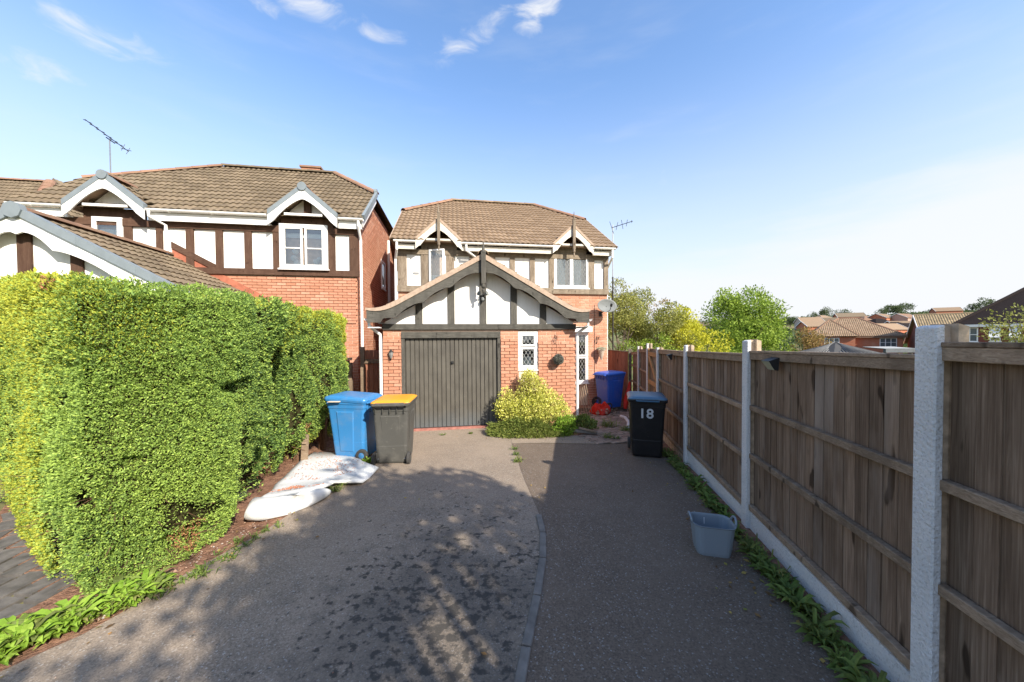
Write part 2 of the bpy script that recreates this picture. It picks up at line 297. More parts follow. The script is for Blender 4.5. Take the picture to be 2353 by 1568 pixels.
# ------------------------------------------------------------------ mesh helpers
ORG = {}
class MB:
    def __init__(s): s.v = []; s.f = []
    def add(s, v, f):
        o = len(s.v); s.v += [tuple(x) for x in v]; s.f += [tuple(i + o for i in q) for q in f]; return s
    def box(s, a, b):
        (x0, y0, z0), (x1, y1, z1) = a, b
        return s.add([(x0, y0, z0), (x1, y0, z0), (x1, y1, z0), (x0, y1, z0), (x0, y0, z1), (x1, y0, z1), (x1, y1, z1), (x0, y1, z1)],
                     [(0, 3, 2, 1), (4, 5, 6, 7), (0, 1, 5, 4), (1, 2, 6, 5), (2, 3, 7, 6), (3, 0, 4, 7)])
    def bar(s, p0, p1, w, h, up=(0, 0, 1)):
        """box of width w (sideways) and height h (along up) from p0 to p1"""
        p0, p1, up = Vector(p0), Vector(p1), Vector(up); d = (p1 - p0).normalized(); sx = d.cross(up).normalized(); uz = sx.cross(d).normalized()
        a, b = sx * w / 2, uz * h / 2; vs = [q + m for q in (p0, p1) for m in (-a - b, a - b, a + b, -a + b)]
        return s.add(vs, [(0, 1, 2, 3), (7, 6, 5, 4), (0, 4, 5, 1), (1, 5, 6, 2), (2, 6, 7, 3), (3, 7, 4, 0)])
    def prism(s, poly, y0, y1, ax='xz'):
        """extrude a 2D polygon (x,z) from depth y0 to y1; ax 'xy' extrudes in z, 'yz' extrudes in x"""
        n = len(poly); mk = {'xz': lambda q, d: (q[0], d, q[1]), 'xy': lambda q, d: (q[0], q[1], d), 'yz': lambda q, d: (d, q[0], q[1])}[ax]
        s.add([mk(q, y0) for q in poly] + [mk(q, y1) for q in poly],
              [tuple(range(n)), tuple(reversed(range(n, 2 * n)))] + [(i, i + n, (i + 1) % n + n, (i + 1) % n) for i in range(n)]); return s
    def strip(s, top, bot, y0, y1):
        """band between two polylines (x,z) of equal length, with depth"""
        n = len(top); v = []
        for (a, b) in zip(top, bot): v += [(a[0], y0, a[1]), (b[0], y0, b[1]), (b[0], y1, b[1]), (a[0], y1, a[1])]
        f = []
        for i in range(n - 1):
            o, q = 4 * i, 4 * i + 4
            f += [(o, o + 1, q + 1, q), (o + 1, o + 2, q + 2, q + 1), (o + 2, o + 3, q + 3, q + 2), (o + 3, o, q, q + 3)]
        f += [(0, 3, 2, 1), (4 * n - 4, 4 * n - 3, 4 * n - 2, 4 * n - 1)]; return s.add(v, f)
    def tube(s, pts, r, n=8, cap=True):
        pts = [Vector(q) for q in pts]; rs = r if isinstance(r, (list, tuple)) else [r] * len(pts); base = len(s.v); prev = None; vs = []
        for i, q in enumerate(pts):
            d = (pts[min(i + 1, len(pts) - 1)] - pts[max(i - 1, 0)]).normalized()
            a = Vector((0, 0, 1)) if abs(d.z) < .9 else Vector((1, 0, 0))
            if prev is not None: a = prev
            x = (a - d * a.dot(d)).normalized(); y = d.cross(x); prev = x
            for k in range(n): t = 2 * math.pi * k / n; vs.append(q + x * math.cos(t) * rs[i] + y * math.sin(t) * rs[i])
        f = [(i * n + k, i * n + (k + 1) % n, (i + 1) * n + (k + 1) % n, (i + 1) * n + k) for i in range(len(pts) - 1) for k in range(n)]
        if cap: f += [tuple(reversed(range(n))), tuple(range((len(pts) - 1) * n, len(pts) * n))]
        return s.add(vs, f)
    def rings(s, rings, cap0=True, cap1=True):
        n = len(rings[0]); vs = [q for r in rings for q in r]
        f = [(i * n + k, i * n + (k + 1) % n, (i + 1) * n + (k + 1) % n, (i + 1) * n + k) for i in range(len(rings) - 1) for k in range(n)]
        if cap0: f.append(tuple(reversed(range(n))))
        if cap1: f.append(tuple(range((len(rings) - 1) * n, len(rings) * n)))
        return s.add(vs, f)
    def lathe(s, prof, c=(0, 0, 0), n=16, axis='z'):
        rs = []
        for (r, h) in prof:
            rg = []
            for k in range(n):
                t = 2 * math.pi * k / n; a, b = r * math.cos(t), r * math.sin(t)
                rg.append({'z': (c[0] + a, c[1] + b, c[2] + h), 'x': (c[0] + h, c[1] + a, c[2] + b), 'y': (c[0] + a, c[1] + h, c[2] - b)}[axis])
            rs.append(rg)
        return s.rings(rs)
    def mesh(s, name, mat, off=(0, 0, 0), smooth=False):
        me = bpy.data.meshes.new(name); me.from_pydata([(a[0] - off[0], a[1] - off[1], a[2] - off[2]) for a in s.v], [], s.f)
        me.materials.append(mat)
        if smooth: me.shade_smooth()
        me.update(); return me
    def build(s, name, mat, parent=None, smooth=False, kind=None, bevel=0):
        off = ORG.get(parent.name, (0, 0, 0)) if parent else (0, 0, 0)
        me = s.mesh(name, mat, off, smooth)
        if bevel:
            b = bmesh.new(); b.from_mesh(me); bmesh.ops.bevel(b, geom=list(b.edges), offset=bevel, segments=1, affect='EDGES'); b.to_mesh(me); b.free()
        o = bpy.data.objects.new(name, me); COL.objects.link(o)
        if parent is not None: o.parent = parent; ORG[o.name] = off
        if kind: o['kind'] = kind
        return o
def tag(o, label=None, cat=None, group=None, kind=None):
    if label: o['label'] = label
    if cat: o['category'] = cat
    if group: o['group'] = group
    if kind: o['kind'] = kind
    return o
def thing(name, label, cat, loc=(0, 0, 0), rz=0, group=None):
    o = bpy.data.objects.new(name, None); COL.objects.link(o); o.location = loc; o.rotation_euler = (0, 0, rz); o.empty_display_size = .1
    return tag(o, label, cat, group)
def inst(name, me, parent, M=None, kind=None):
    o = bpy.data.objects.new(name, me); COL.objects.link(o)
    if parent is not None: o.parent = parent; ORG[o.name] = ORG.get(parent.name, (0, 0, 0))
    if M is not None: o.matrix_local = M
    return o
def np_mesh(name, V, Fq, mat, parent=None, kind=None, smooth=False):
    me = bpy.data.meshes.new(name); nv, nf, k = len(V), len(Fq), Fq.shape[1]
    off = np.array(ORG.get(parent.name, (0, 0, 0)) if parent else (0, 0, 0))
    me.vertices.add(nv); me.vertices.foreach_set('co', (V - off).astype(np.float32).ravel()); me.loops.add(nf * k); me.loops.foreach_set('vertex_index', Fq.astype(np.int32).ravel())
    me.polygons.add(nf); me.polygons.foreach_set('loop_start', np.arange(nf, dtype=np.int32) * k)
    mats = mat if isinstance(mat, (list, tuple)) else [mat]
    for m in mats: me.materials.append(m)
    me.update(calc_edges=True)
    if smooth: me.shade_smooth()
    o = bpy.data.objects.new(name, me); COL.objects.link(o)
    if parent is not None: o.parent = parent; ORG[o.name] = tuple(off)
    if kind: o['kind'] = kind
    return o
# value noise in numpy
_perm = rng.random((32, 32, 32))
def vnoise(Pn, sc):
    q = Pn * sc + 100; i = np.floor(q).astype(int); f = q - i; f = f * f * (3 - 2 * f); i &= 31; j = (i + 1) & 31
    r = 0
    for a, wx in ((i[:, 0], 1 - f[:, 0]), (j[:, 0], f[:, 0])):
        for b, wy in ((i[:, 1], 1 - f[:, 1]), (j[:, 1], f[:, 1])):
            for c, wz in ((i[:, 2], 1 - f[:, 2]), (j[:, 2], f[:, 2])): r = r + _perm[a, b, c] * wx * wy * wz
    return r
def leaves(Pc, dirs, ln, wd, flop=.6, kite=True):
    """diamond shaped leaf faces at points Pc, pointing along dirs (N,3)"""
    n = len(Pc); d = dirs + rng.normal(0, flop, (n, 3)); d /= np.linalg.norm(d, axis=1)[:, None] + 1e-9
    a = rng.normal(0, 1, (n, 3)); x = np.cross(d, a); x /= np.linalg.norm(x, axis=1)[:, None] + 1e-9
    ln = ln * rng.uniform(.6, 1.3, n)[:, None]; wd = wd * rng.uniform(.7, 1.25, n)[:, None]
    V = np.empty((n, 4, 3)); V[:, 0] = Pc; V[:, 1] = Pc + d * ln * .45 + x * wd * .5; V[:, 2] = Pc + d * ln; V[:, 3] = Pc + d * ln * .45 - x * wd * .5
    return V.reshape(-1, 3), np.arange(4 * n).reshape(-1, 4)

def clip_poly(v, pls):
    for (pt, nrm) in pls:
        out = []
        for i in range(len(v)):
            a, b = v[i], v[(i + 1) % len(v)]; da, db = (a - pt).dot(nrm), (b - pt).dot(nrm)
            if da <= 0: out.append(a)
            if (da < 0 < db) or (db < 0 < da): out.append(a + (b - a) * (da / (da - db)))
        v = out
        if len(v) < 3: return []
    return v

# frame of the houses: local u (along the facade), d (away from camera), z
PHI = math.atan(1 / 6.); G0 = Vector((-2.834, 7.652, 0))
UU = Vector((math.cos(PHI), math.sin(PHI), 0)); NN = Vector((-math.sin(PHI), math.cos(PHI), 0))
def G(u, d, z=0): return G0 + UU * u + NN * d + Vector((0, 0, z))
def house(name, label, cat, u, d, z):
    o = thing(name, label, cat, G(u, d, z), PHI); ORG[o.name] = (u, d, z); return o

# ------------------------------------------------------------------ ground
def sst(a, b, x): t = np.clip((x - a) / (b - a), 0, 1); return t * t * (3 - 2 * t)
def gz(x, y): return float(-.18 * sst(3.2, 7.5, np.array(y)) * 1.0)
def fence_x(y): return 1.634 + .1915 * y
def terr(x, y):
    near = -.18 * sst(3.2, 7.5, y) - .03
    right = sst(.35, 7, x - (1.634 + .1915 * y)); back = sst(13, 30, y)
    f = np.maximum(right, back)
    low = -.9 - 2.4 * sst(6, 30, np.hypot(x, y))
    z = near * (1 - f) + low * f
    skyl = 13 + (np.clip(x / np.maximum(y, 1), -1, 1.6) - .9) * 7.0
    rise = sst(45, 235, y); z = z * (1 - rise) + skyl * rise
    return z
def axis(a):
    return np.array(a)
gx = np.concatenate([-np.geomspace(700, 8, 26), np.linspace(-7, 8, 46), np.geomspace(8.6, 900, 46)])
gy = np.concatenate([-np.geomspace(400, 6, 16), np.linspace(-5, 14, 50), np.geomspace(14.6, 900, 56)])
X, Y = np.meshgrid(gx, gy, indexing='ij'); Z = terr(X, Y); V = np.stack([X, Y, Z], -1).reshape(-1, 3); nx, ny = X.shape
I = np.arange(nx * ny).reshape(nx, ny); Fq = np.stack([I[:-1, :-1], I[1:, :-1], I[1:, 1:], I[:-1, 1:]], -1).reshape(-1, 4)
gm = Mat('grass_and_earth', .95, .1); gm.col(gm.ramp(gm.noise(.08, 8, .65), [(.35, (.07, .09, .03)), (.5, (.13, .14, .05)), (.62, (.20, .16, .09)), (.75, (.10, .11, .04))])); gm.bump(gm.noise(3, 6), .4, .1)
np_mesh('ground', V, Fq, gm.m, kind='structure', smooth=True)

def slab(name, poly, mat, dz, kind='structure', sub=.35, sides=.05):
    """flat sheet following gz, cut from a fine grid by the polygon"""
    bm = bmesh.new(); vs = [bm.verts.new((x, y, 0)) for x, y in poly]; bm.faces.new(vs)
    xs = [q[0] for q in poly]; ys = [q[1] for q in poly]
    y = min(ys) + sub
    while y < max(ys):
        bmesh.ops.bisect_plane(bm, geom=list(bm.verts) + list(bm.edges) + list(bm.faces), plane_co=(0, y, 0), plane_no=(0, 1, 0)); y += sub
    bmesh.ops.triangulate(bm, faces=list(bm.faces))
    for v in bm.verts: v.co.z = gz(v.co.x, v.co.y) + dz
    me = bpy.data.meshes.new(name); bm.normal_update()
    for f in bm.faces:
        if f.normal.z < 0: f.normal_flip()
    bm.to_mesh(me); bm.free(); me.materials.append(mat); o = bpy.data.objects.new(name, me); COL.objects.link(o); o['kind'] = kind; return o
edge_l = [(-3.6, .3), (-3.15, 1.4), (-2.95, 1.92), (-2.87, 2.05), (-2.77, 2.2), (-2.71, 2.4), (-2.69, 2.62), (-2.58, 2.98), (-2.46, 3.36), (-2.42, 3.8), (-2.5, 4.4), (-2.75, 4.9), (-3.05, 5.4), (-3.2, 6.2), (-3.25, 7.0)]
kerbc = [(-.35, .4), (-.1, 1.2), (-.005, 1.75), (.06, 2.0), (.14, 2.38), (.22, 2.75), (.27, 3.1), (.29, 3.45), (.27, 3.8), (.22, 4.2), (.16, 4.7), (.1, 5.4), (.05, 6.1), (-.02, 6.75)]
gfL = G(-.9, -.0); gfR = G(2.62, -.0)
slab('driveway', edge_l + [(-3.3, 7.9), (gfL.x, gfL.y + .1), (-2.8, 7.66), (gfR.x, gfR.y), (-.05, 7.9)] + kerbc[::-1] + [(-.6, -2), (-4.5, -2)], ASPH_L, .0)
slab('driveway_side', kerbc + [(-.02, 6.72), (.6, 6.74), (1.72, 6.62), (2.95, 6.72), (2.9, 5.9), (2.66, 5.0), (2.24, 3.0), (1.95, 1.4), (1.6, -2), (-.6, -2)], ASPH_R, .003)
slab('driveway_apron', [(-.02, 6.74), (-.05, 7.9), (1.2, 8.2), (1.35, 7.45), (1.74, 6.64), (.6, 6.76)], ASPH_L, .004)
slab('soil_bed', [(-3.3, 7.2), (-3.2, 6.2), (-3.0, 5.4), (-2.7, 4.9), (-2.45, 4.4), (-2.36, 3.8), (-2.4, 3.36), (-2.52, 2.98), (-2.63, 2.62), (-2.65, 2.4), (-2.72, 2.18), (-2.85, 2.0), (-3.3, 1.55), (-3.5, 1.5), (-3.45, 1.95), (-3.42, 2.5), (-5.4, 3.55), (-7, 5), (-4.8, 7.6)], SOIL, -.006)
slab('fence_verge', [(1.6, -1), (1.85, 1.2), (2.1, 3.0), (2.5, 5.0), (2.78, 6.6), (3.05, 6.7), (2.9, 6.2), (2.7, 5.0), (2.35, 3.4), (1.95, 1.2), (1.8, -1)], SOIL, .007)
slab('far_yard', [(1.0, 8.6), (2.4, 8.4), (3.1, 8.0), (3.3, 8.4), (3.8, 11.3), (2.6, 12.6), (1.5, 12.6)], SOIL, -.012)

# kerb edging between the two slabs
kb = thing('kerb_edging', 'curved line of narrow concrete edging blocks dividing the driveway', 'kerb edging', (.27, 3.1, 0))
ORG[kb.name] = (.27, 3.1, 0)
kp = [(-.02, 1.62), (.075, 2.08), (.17, 2.5), (.25, 2.93), (.285, 3.32), (.27, 3.66)]
for i in range(len(kp) - 1):
    (x0, y0), (x1, y1) = kp[i], kp[i + 1]; sx = (x1 - x0) * .012; 
    MB().bar((x0 + sx, y0 + .006, -.008), (x1 - sx, y1 - .006, -.008), .062, .05).build('edging_block', CONC, kb, bevel=.006)
MB().bar((-.35, .4, -.008), (-.03, 1.6, -.008), .062, .05).build('edging_block', CONC, kb, bevel=.006)

# block paving path: individual blocks
path = bpy.data.objects.new('path', None); COL.objects.link(path); path['kind'] = 'structure'; path.location = (2.2, 7.6, -.18)
slab('path_bed', [(1.74, 6.64), (2.97, 6.74), (3.3, 8.3), (3.75, 10.2), (1.55, 10.2), (1.6, 8.6), (1.35, 7.45)], solid('sandy_joint', (.07, .055, .035), .95), .001)
bt = MB().box((-.094, -.044, -.03), (.094, .044, 0)); bme = bt.mesh('block', PAVE)
_b = bmesh.new(); _b.from_mesh(bme); bmesh.ops.bevel(_b, geom=[e for e in _b.edges if all(v.co.z > -.01 for v in e.verts)], offset=.006, segments=1, affect='EDGES'); _b.to_mesh(bme); _b.free()
def inpoly(x, y, poly):
    c = False; j = len(poly) - 1
    for i in range(len(poly)):
        (xi, yi), (xj, yj) = poly[i], poly[j]
        if (yi > y) != (yj > y) and x < (xj - xi) * (y - yi) / (yj - yi) + xi: c = not c
        j = i
    return c
pp = [(1.70, 6.66), (3.02, 6.74), (3.25, 8.3), (3.6, 9.6), (1.5, 9.6), (1.55, 8.6), (1.3, 7.45)]
nb = 0; ang = PHI + R(12)
for r in range(-2, 42):
    for c in range(-2, 16):
        lx = c * .2 + (r % 2) * .1; ly = r * .1
        x = 1.2 + lx * math.cos(ang) - ly * math.sin(ang); y = 6.3 + lx * math.sin(ang) + ly * math.cos(ang)
        if inpoly(x, y, pp) and nb < 298:
            z = gz(x, y) + .018 + random.uniform(-.004, .004)
            o = inst('block', bme, path, Matrix.Translation((x - 2.2, y - 7.6, z + .18)) @ Matrix.Rotation(ang + random.uniform(-.02, .02), 4, 'Z') @ Matrix.Rotation(random.uniform(-.02, .02), 4, 'X')); nb += 1

# neighbour's printed concrete drive: concentric stones
nd = bpy.data.objects.new('neighbour_drive', None); COL.objects.link(nd); nd['kind'] = 'structure'; nd.location = (-6.2, 2.6, -.02)
slab('neighbour_drive_base', [(-14, -1), (-3.75, .6), (-3.3, 1.7), (-3.42, 2.45), (-5.2, 3.5), (-6.2, 5), (-14, 6)], solid('dark_joint', (.03, .03, .028), .95), -.032)
cc = Vector((-6.2, 2.6)); rr = .16; k = 0; ns = 0
while rr < 3.4:
    r2 = rr + .17 + .02 * (k % 3); nseg = max(6, int(2 * math.pi * rr / .30)); o0 = random.random()
    for sgm in range(nseg):
        a0 = (sgm + o0) * 2 * math.pi / nseg +  .016 / rr; a1 = (sgm + 1 + o0) * 2 * math.pi / nseg - .016 / rr; am = (a0 + a1) / 2
        cx, cy = cc.x + math.cos(am) * (rr + .09), cc.y + math.sin(am) * (rr + .09)
        if cx < -5.6 or cy < 1.2 or cy > 4.4 or (cx > -3.36 and cy > 1.7) or cx > -3.2 or ns > 290: continue
        jj = [random.uniform(-.008, .008) for _ in range(6)]
        pol = [(math.cos(a0) * (rr + .014 + jj[0]), math.sin(a0) * (rr + .014 + jj[0])), (math.cos(am) * (rr + .014), math.sin(am) * (rr + .014)), (math.cos(a1) * (rr + .014 + jj[1]), math.sin(a1) * (rr + .014 + jj[1])),
               (math.cos(a1) * (r2 - .014), math.sin(a1) * (r2 - .014)), (math.cos(am) * (r2 - .014 + jj[2]), math.sin(am) * (r2 - .014 + jj[2])), (math.cos(a0) * (r2 - .014), math.sin(a0) * (r2 - .014))]
        MB().prism(pol, -.01, .018 + jj[3] * .4, 'xy').build('stone', STONE, nd); ns += 1
    rr = r2; k += 1

# ------------------------------------------------------------------ bricks and tiles
BCACHE = {}
def brick_mesh(w, mat, half=False):
    k = (round(w, 3), mat.name)
    if k not in BCACHE:
        m = MB().box((-w / 2, -.03, -.0325), (w / 2, 0, .0325)).mesh('brick', mat); b = bmesh.new(); b.from_mesh(m)
        bmesh.ops.bevel(b, geom=[e for e in b.edges if all(v.co.y < -.02 for v in e.verts)], offset=.004, segments=1, affect='EDGES'); b.to_mesh(m); b.free(); BCACHE[k] = m
    return BCACHE[k]
def bricks(parent, P0, sd, W_, z0, z1, holes=(), npart=0, want=None, clips=(), mat=BR, proud=.006, prefer=None):
    """stretcher bond of real bricks on a wall; P0 house-local corner, sd unit vector along the wall, faces sd x up"""
    P0, sd = Vector(P0), Vector(sd); up = Vector((0, 0, 1)); nr = sd.cross(up)       # outward
    org = Vector(ORG[parent.name]); lst = []
    nc = int(round((z1 - z0) / .075)); rest = MB()
    for r in range(nc):
        zc = z0 + .0375 + r * .075; s = -.1125 if r % 2 else 0
        while s < W_ - .02:
            a, b = max(s, 0), min(s + .215, W_); s += .225
            if b - a < .03: continue
            segs = [(a, b)]
            for (h0, h1, hz0, hz1) in holes:
                if hz0 - .03 < zc < hz1 + .03:
                    ns = []
                    for (p0, p1) in segs:
                        if p1 <= h0 or p0 >= h1: ns.append((p0, p1))
                        else:
                            if p0 < h0 - .03: ns.append((p0, h0 - .004))
                            if p1 > h1 + .03: ns.append((h1 + .004, p1))
                    segs = ns
            for (p0, p1) in segs:
                c = P0 + sd * ((p0 + p1) / 2) + up * (zc - P0.z) + nr * (proud + random.uniform(-.002, .003))
                if any((c - Vector(q)).dot(Vector(n_)) > .05 for q, n_ in clips): continue
                lst.append((c, p1 - p0))
    M3 = Matrix((sd, -nr, up)).transposed()     # local x=sd, y=into wall, z=up
    if prefer: lst.sort(key=prefer)
    for i, (c, w) in enumerate(lst):
        if i < npart and (want is None or want(c)):
            w_ = round(w / .02) * .02 if w < .21 else .215
            M = M3.to_4x4(); M.translation = c - org; inst('brick', brick_mesh(min(w_, .215), mat), parent, M)
        else:
            vs = [(x, y, z) for x, y, z in ((-w / 2, .03, -.0325), (w / 2, .03, -.0325), (w / 2, .03, .0325), (-w / 2, .03, .0325), (-w / 2 + .003, 0, -.03), (w / 2 - .003, 0, -.03), (w / 2 - .003, 0, .03), (-w / 2 + .003, 0, .03))]
            rest.add([c + M3 @ Vector(v) for v in vs], [(4, 5, 6, 7), (0, 1, 5, 4), (1, 2, 6, 5), (2, 3, 7, 6), (3, 0, 4, 7)])
    if rest.v: rest.build('brickwork', mat, parent, kind='stuff')
    return len(lst)

TW, TG = .3, .3
def tile_geo(w=TW, g=TG, waves=2, amp=.030, seg=8):
    n = waves * seg; top = []
    for i in range(n + 1):
        a = i / n; h = amp * (.5 - .5 * math.cos(2 * math.pi * a * waves)) ** .8 * 1.25
        top.append((a * w * .998, h))
    v = [(x, -.03, h + .038) for x, h in top] + [(x, g + .03, h + .006) for x, h in top] + [(x, -.028, h + .010) for x, h in top]
    f = [(i, i + 1, n + 2 + i, n + 1 + i) for i in range(n)] + [(2 * n + 2 + i, 2 * n + 3 + i, i + 1, i) for i in range(n)]
    return [Vector(q) for q in v], f
TGEO = {}
def tiles(parent, P0, sd, td, ns, ntl, mat, clips=(), skip=None, npart=0, offs=0.0, w=TW, g=TG, waves=2, seg=8, amp=.019, name='roof_tile'):
    key = (w, g, waves, seg, amp)
    if key not in TGEO: TGEO[key] = tile_geo(w, g, waves, amp, seg)
    gv, gf = TGEO[key]; P0, sd, td = Vector(P0), Vector(sd).normalized(), Vector(td).normalized(); nr = sd.cross(td)
    org = Vector(ORG[parent.name]) if parent.name in ORG else Vector((0, 0, 0)); mk = (key, mat.name)
    if mk not in BCACHE:
        m = bpy.data.meshes.new(name); m.from_pydata(gv, [], gf); m.materials.append(mat); m.shade_smooth(); BCACHE[mk] = m
        m.set_sharp_from_angle(angle=R(40))
    me = BCACHE[mk]; R3 = Matrix((sd, td, nr)).transposed(); rest = MB(); used = 0
    pls = [(Vector(a), Vector(b)) for a, b in clips]
    for j in range(ntl):
        for i in range(ns):
            o = P0 + sd * (i * w) + td * (j * g + offs); cen = o + sd * w / 2 + td * g / 2
            if skip and skip(cen): continue
            corners = [o + sd * a * w + td * (b * (g + .06) - .03) for a in (0, 1) for b in (0, 1)]
            ds = [[(c - pt).dot(n_) for c in corners] for pt, n_ in pls]
            if any(min(q) >= -.005 for q in ds): continue
            cut = any(max(q) > .002 for q in ds)
            jit = R3 @ Matrix.Rotation(random.uniform(-.006, .006), 3, 'Z')
            if not cut and used < npart:
                M = jit.to_4x4(); M.translation = o - org + nr * random.uniform(0, .003); inst(name, me, parent, M); used += 1
            else:
                tv = [o + jit @ q for q in gv]
                if not cut: rest.add(tv, gf)
                else:
                    for q in gf:
                        pl = clip_poly([tv[k] for k in q], pls)
                        if len(pl) >= 3: rest.add(pl, [tuple(range(len(pl)))])
    if rest.v: rest.build('tiling', mat, parent, kind='stuff')
    return used
def ridge(parent, p0, p1, mat, r=.115, step=.42, name='ridge_tile', side=None):
    p0, p1 = Vector(p0), Vector(p1); d = (p1 - p0); Ln = d.length; d.normalize(); n = max(1, round(Ln / step)); st = Ln / n
    x = d.cross(Vector((0, 0, 1))).normalized(); y = x.cross(d)
    for i in range(n):
        m = MB(); a = p0 + d * (i * st - .015); b = p0 + d * ((i + 1) * st); v = []
        for q, rr_ in ((a, r * 1.06), (b, r * .96)):
            for k in range(7):
                t = math.pi * k / 6; v.append(q + x * math.cos(t) * rr_ + y * (math.sin(t) * rr_ * .75 - .02))
            for k in range(7):
                t = math.pi * (6 - k) / 6; v.append(q + x * math.cos(t) * (rr_ - .015) + y * (math.sin(t) * (rr_ - .015) * .75 - .02))
        f = [(k, (k + 1) % 14, 14 + (k + 1) % 14, 14 + k) for k in range(14)] + [tuple(reversed(range(14))), tuple(range(14, 28))]
        m.add(v, f).build(name, mat, parent, smooth=False)
def lattice(parent, P0, sd, W_, H_, pitch=(.085, .14), off=0.0, r=.0034):
    """diamond leaded lights on a pane; P0 lower-left, sd along"""
    P0, sd = Vector(P0), Vector(sd); up = Vector((0, 0, 1)); nr = sd.cross(up); m = MB(); nx_ = max(1, round(W_ / pitch[0])); px = W_ / nx_; k = pitch[1] / px
    for sgn in (1, -1):
        for i in range(-40, 41):
            c = i * px
            # line: s = c + sgn * z / k
            pts = []
            z_at0 = (0 - c) * k * sgn; z_atW = (W_ - c) * k * sgn
            za, zb = sorted((z_at0, z_atW)); za, zb = max(za, 0), min(zb, H_)
            if zb - za < .01: continue
            a = P0 + sd * (c + sgn * za / k) + up * za; b = P0 + sd * (c + sgn * zb / k) + up * zb
            m.bar(a + nr * .004, b + nr * .004, .004, r * 2, nr.cross(b - a))
    if m.v: m.build('lead_lattice', LEADM, parent)

def window(parent, P0, sd, W_, H_, lights, fr=.055, lead=True, room=True, curtain=None, sill=True, name='window', depth=.07, bars=(), leadpitch=(.085, .14)):
    """P0 = lower-left corner on the wall face; lights = list of (s0,s1,z0,z1) sash openings"""
    P0, sd = Vector(P0), Vector(sd); up = Vector((0, 0, 1)); nr = sd.cross(up)
    def Q(s, z, o=0.0): return P0 + sd * s + up * z + nr * o
    def slab_(m, s0, s1, z0, z1, o0, o1):
        vs = [Q(s, z, o) for o in (o0, o1) for (s, z) in ((s0, z0), (s1, z0), (s1, z1), (s0, z1))]
        m.add(vs, [(0, 1, 2, 3), (7, 6, 5, 4), (0, 4, 5, 1), (1, 5, 6, 2), (2, 6, 7, 3), (3, 7, 4, 0)])
    m = MB(); e = .0
    slab_(m, 0, fr, 0, H_, -.02, .02); slab_(m, W_ - fr, W_, 0, H_, -.02, .02); slab_(m, fr, W_ - fr, 0, fr, -.02, .02); slab_(m, fr, W_ - fr, H_ - fr, H_, -.02, .02)
    ss = sorted(set([l[0] for l in lights] + [l[1] for l in lights])); zs = sorted(set([l[2] for l in lights] + [l[3] for l in lights]))
    w = m.build(name, WHITE, parent)
    for (s0, s1, z0, z1) in lights:
        sm = MB(); q = .045
        slab_(sm, s0 + .002, s0 + q, z0, z1, -.012, .034); slab_(sm, s1 - q, s1 - .002, z0, z1, -.012, .034); slab_(sm, s0 + q, s1 - q, z0, z0 + q, -.012, .034); slab_(sm, s0 + q, s1 - q, z1 - q, z1, -.012, .034)
        sm.build('sash', WHITE, w)
        for (bz) in bars:
            if z0 < bz < z1: b_ = MB(); slab_(b_, s0 + q, s1 - q, bz - .014, bz + .014, -.01, .03); b_.build('glazing_bar', WHITE, w)
        g_ = MB(); g_.add([Q(s0 + q, z0 + q, .004), Q(s1 - q, z0 + q, .004), Q(s1 - q, z1 - q, .004), Q(s0 + q, z1 - q, .004)], [(0, 1, 2, 3)]); g_.build('pane', GLASS, w)
        if lead: lattice(w, Q(s0 + q, z0 + q, .006), sd, s1 - s0 - 2 * q, z1 - z0 - 2 * q, leadpitch)
    if room:
        r_ = MB(); o = -.5
        vs = [Q(.02, .02, -.03), Q(W_ - .02, .02, -.03), Q(W_ - .02, H_ - .02, -.03), Q(.02, H_ - .02, -.03), Q(-.3, -.2, o), Q(W_ + .3, -.2, o), Q(W_ + .3, H_ + .1, o), Q(-.3, H_ + .1, o)]
        r_.add(vs, [(4, 5, 6, 7), (0, 4, 5, 1), (1, 5, 6, 2), (2, 6, 7, 3), (3, 7, 4, 0)]); r_.build('room_recess', DARKIN, w)
    if sill: s_ = MB(); slab_(s_, -.03, W_ + .03, -.035, 0, -.02, .055); s_.build('sill', WHITE, w)
    if curtain:
        for (s0, s1, z0, z1) in curtain:
            c_ = MB(); nfold = max(3, int((s1 - s0) / .05)); top = []; 
            vs = []
            for i in range(nfold * 2 + 1):
                t = s0 + (s1 - s0) * i / (nfold * 2); oo = -.022 + (.008 if i % 2 else -.008); vs += [Q(t, z0, oo), Q(t, z1, oo)]
            c_.add(vs, [(2 * i, 2 * i + 2, 2 * i + 3, 2 * i + 1) for i in range(nfold * 2)]); c_.build('curtain', CURT, w)
    return w

def pbox(name, mat, parent, a, b, **k): return MB().box(a, b).build(name, mat, parent, **k)
XU, XD, XZ = Vector((1, 0, 0)), Vector((0, 1, 0)), Vector((0, 0, 1))

# ------------------------------------------------------------------ main house
mh = house('brick_house', 'detached brick house with mock timber upper floor and projecting grey gabled garage', 'house', 0, 0, -.18)
ZB = -.25
# garage shell
MB().prism([(0, ZB), (.388, ZB), (.388, 2.03), (2.6, 2.03), (2.6, ZB), (3.022, ZB), (3.022, 1.15), (3.022, 2.06), (3.495, 2.06), (3.495, ZB + .0), (4.41, ZB), (4.41, 2.1), (2.2, 3.55), (0, 2.1)], .004, .11).build('wall', MORT, mh)
pbox('wall', WALLT, mh, (0, .112, ZB), (.11, 2.19, 2.2)); pbox('wall', WALLT, mh, (4.30, .112, ZB), (4.41, 2.19, 2.2))
bricks(mh, (0, 0, 0), XU, 4.41, ZB + .03, 2.08, holes=[(.388, 2.6, -1, 2.2), (3.022, 3.495, -.6, 2.2)], npart=262, mat=BR)
bricks(mh, (4.415, 0, 0), XD, 2.19, ZB + .03, 2.15, mat=BR)
pbox('window_apron', CREAM, mh, (3.03, .0, ZB), (3.487, .02, 1.145))
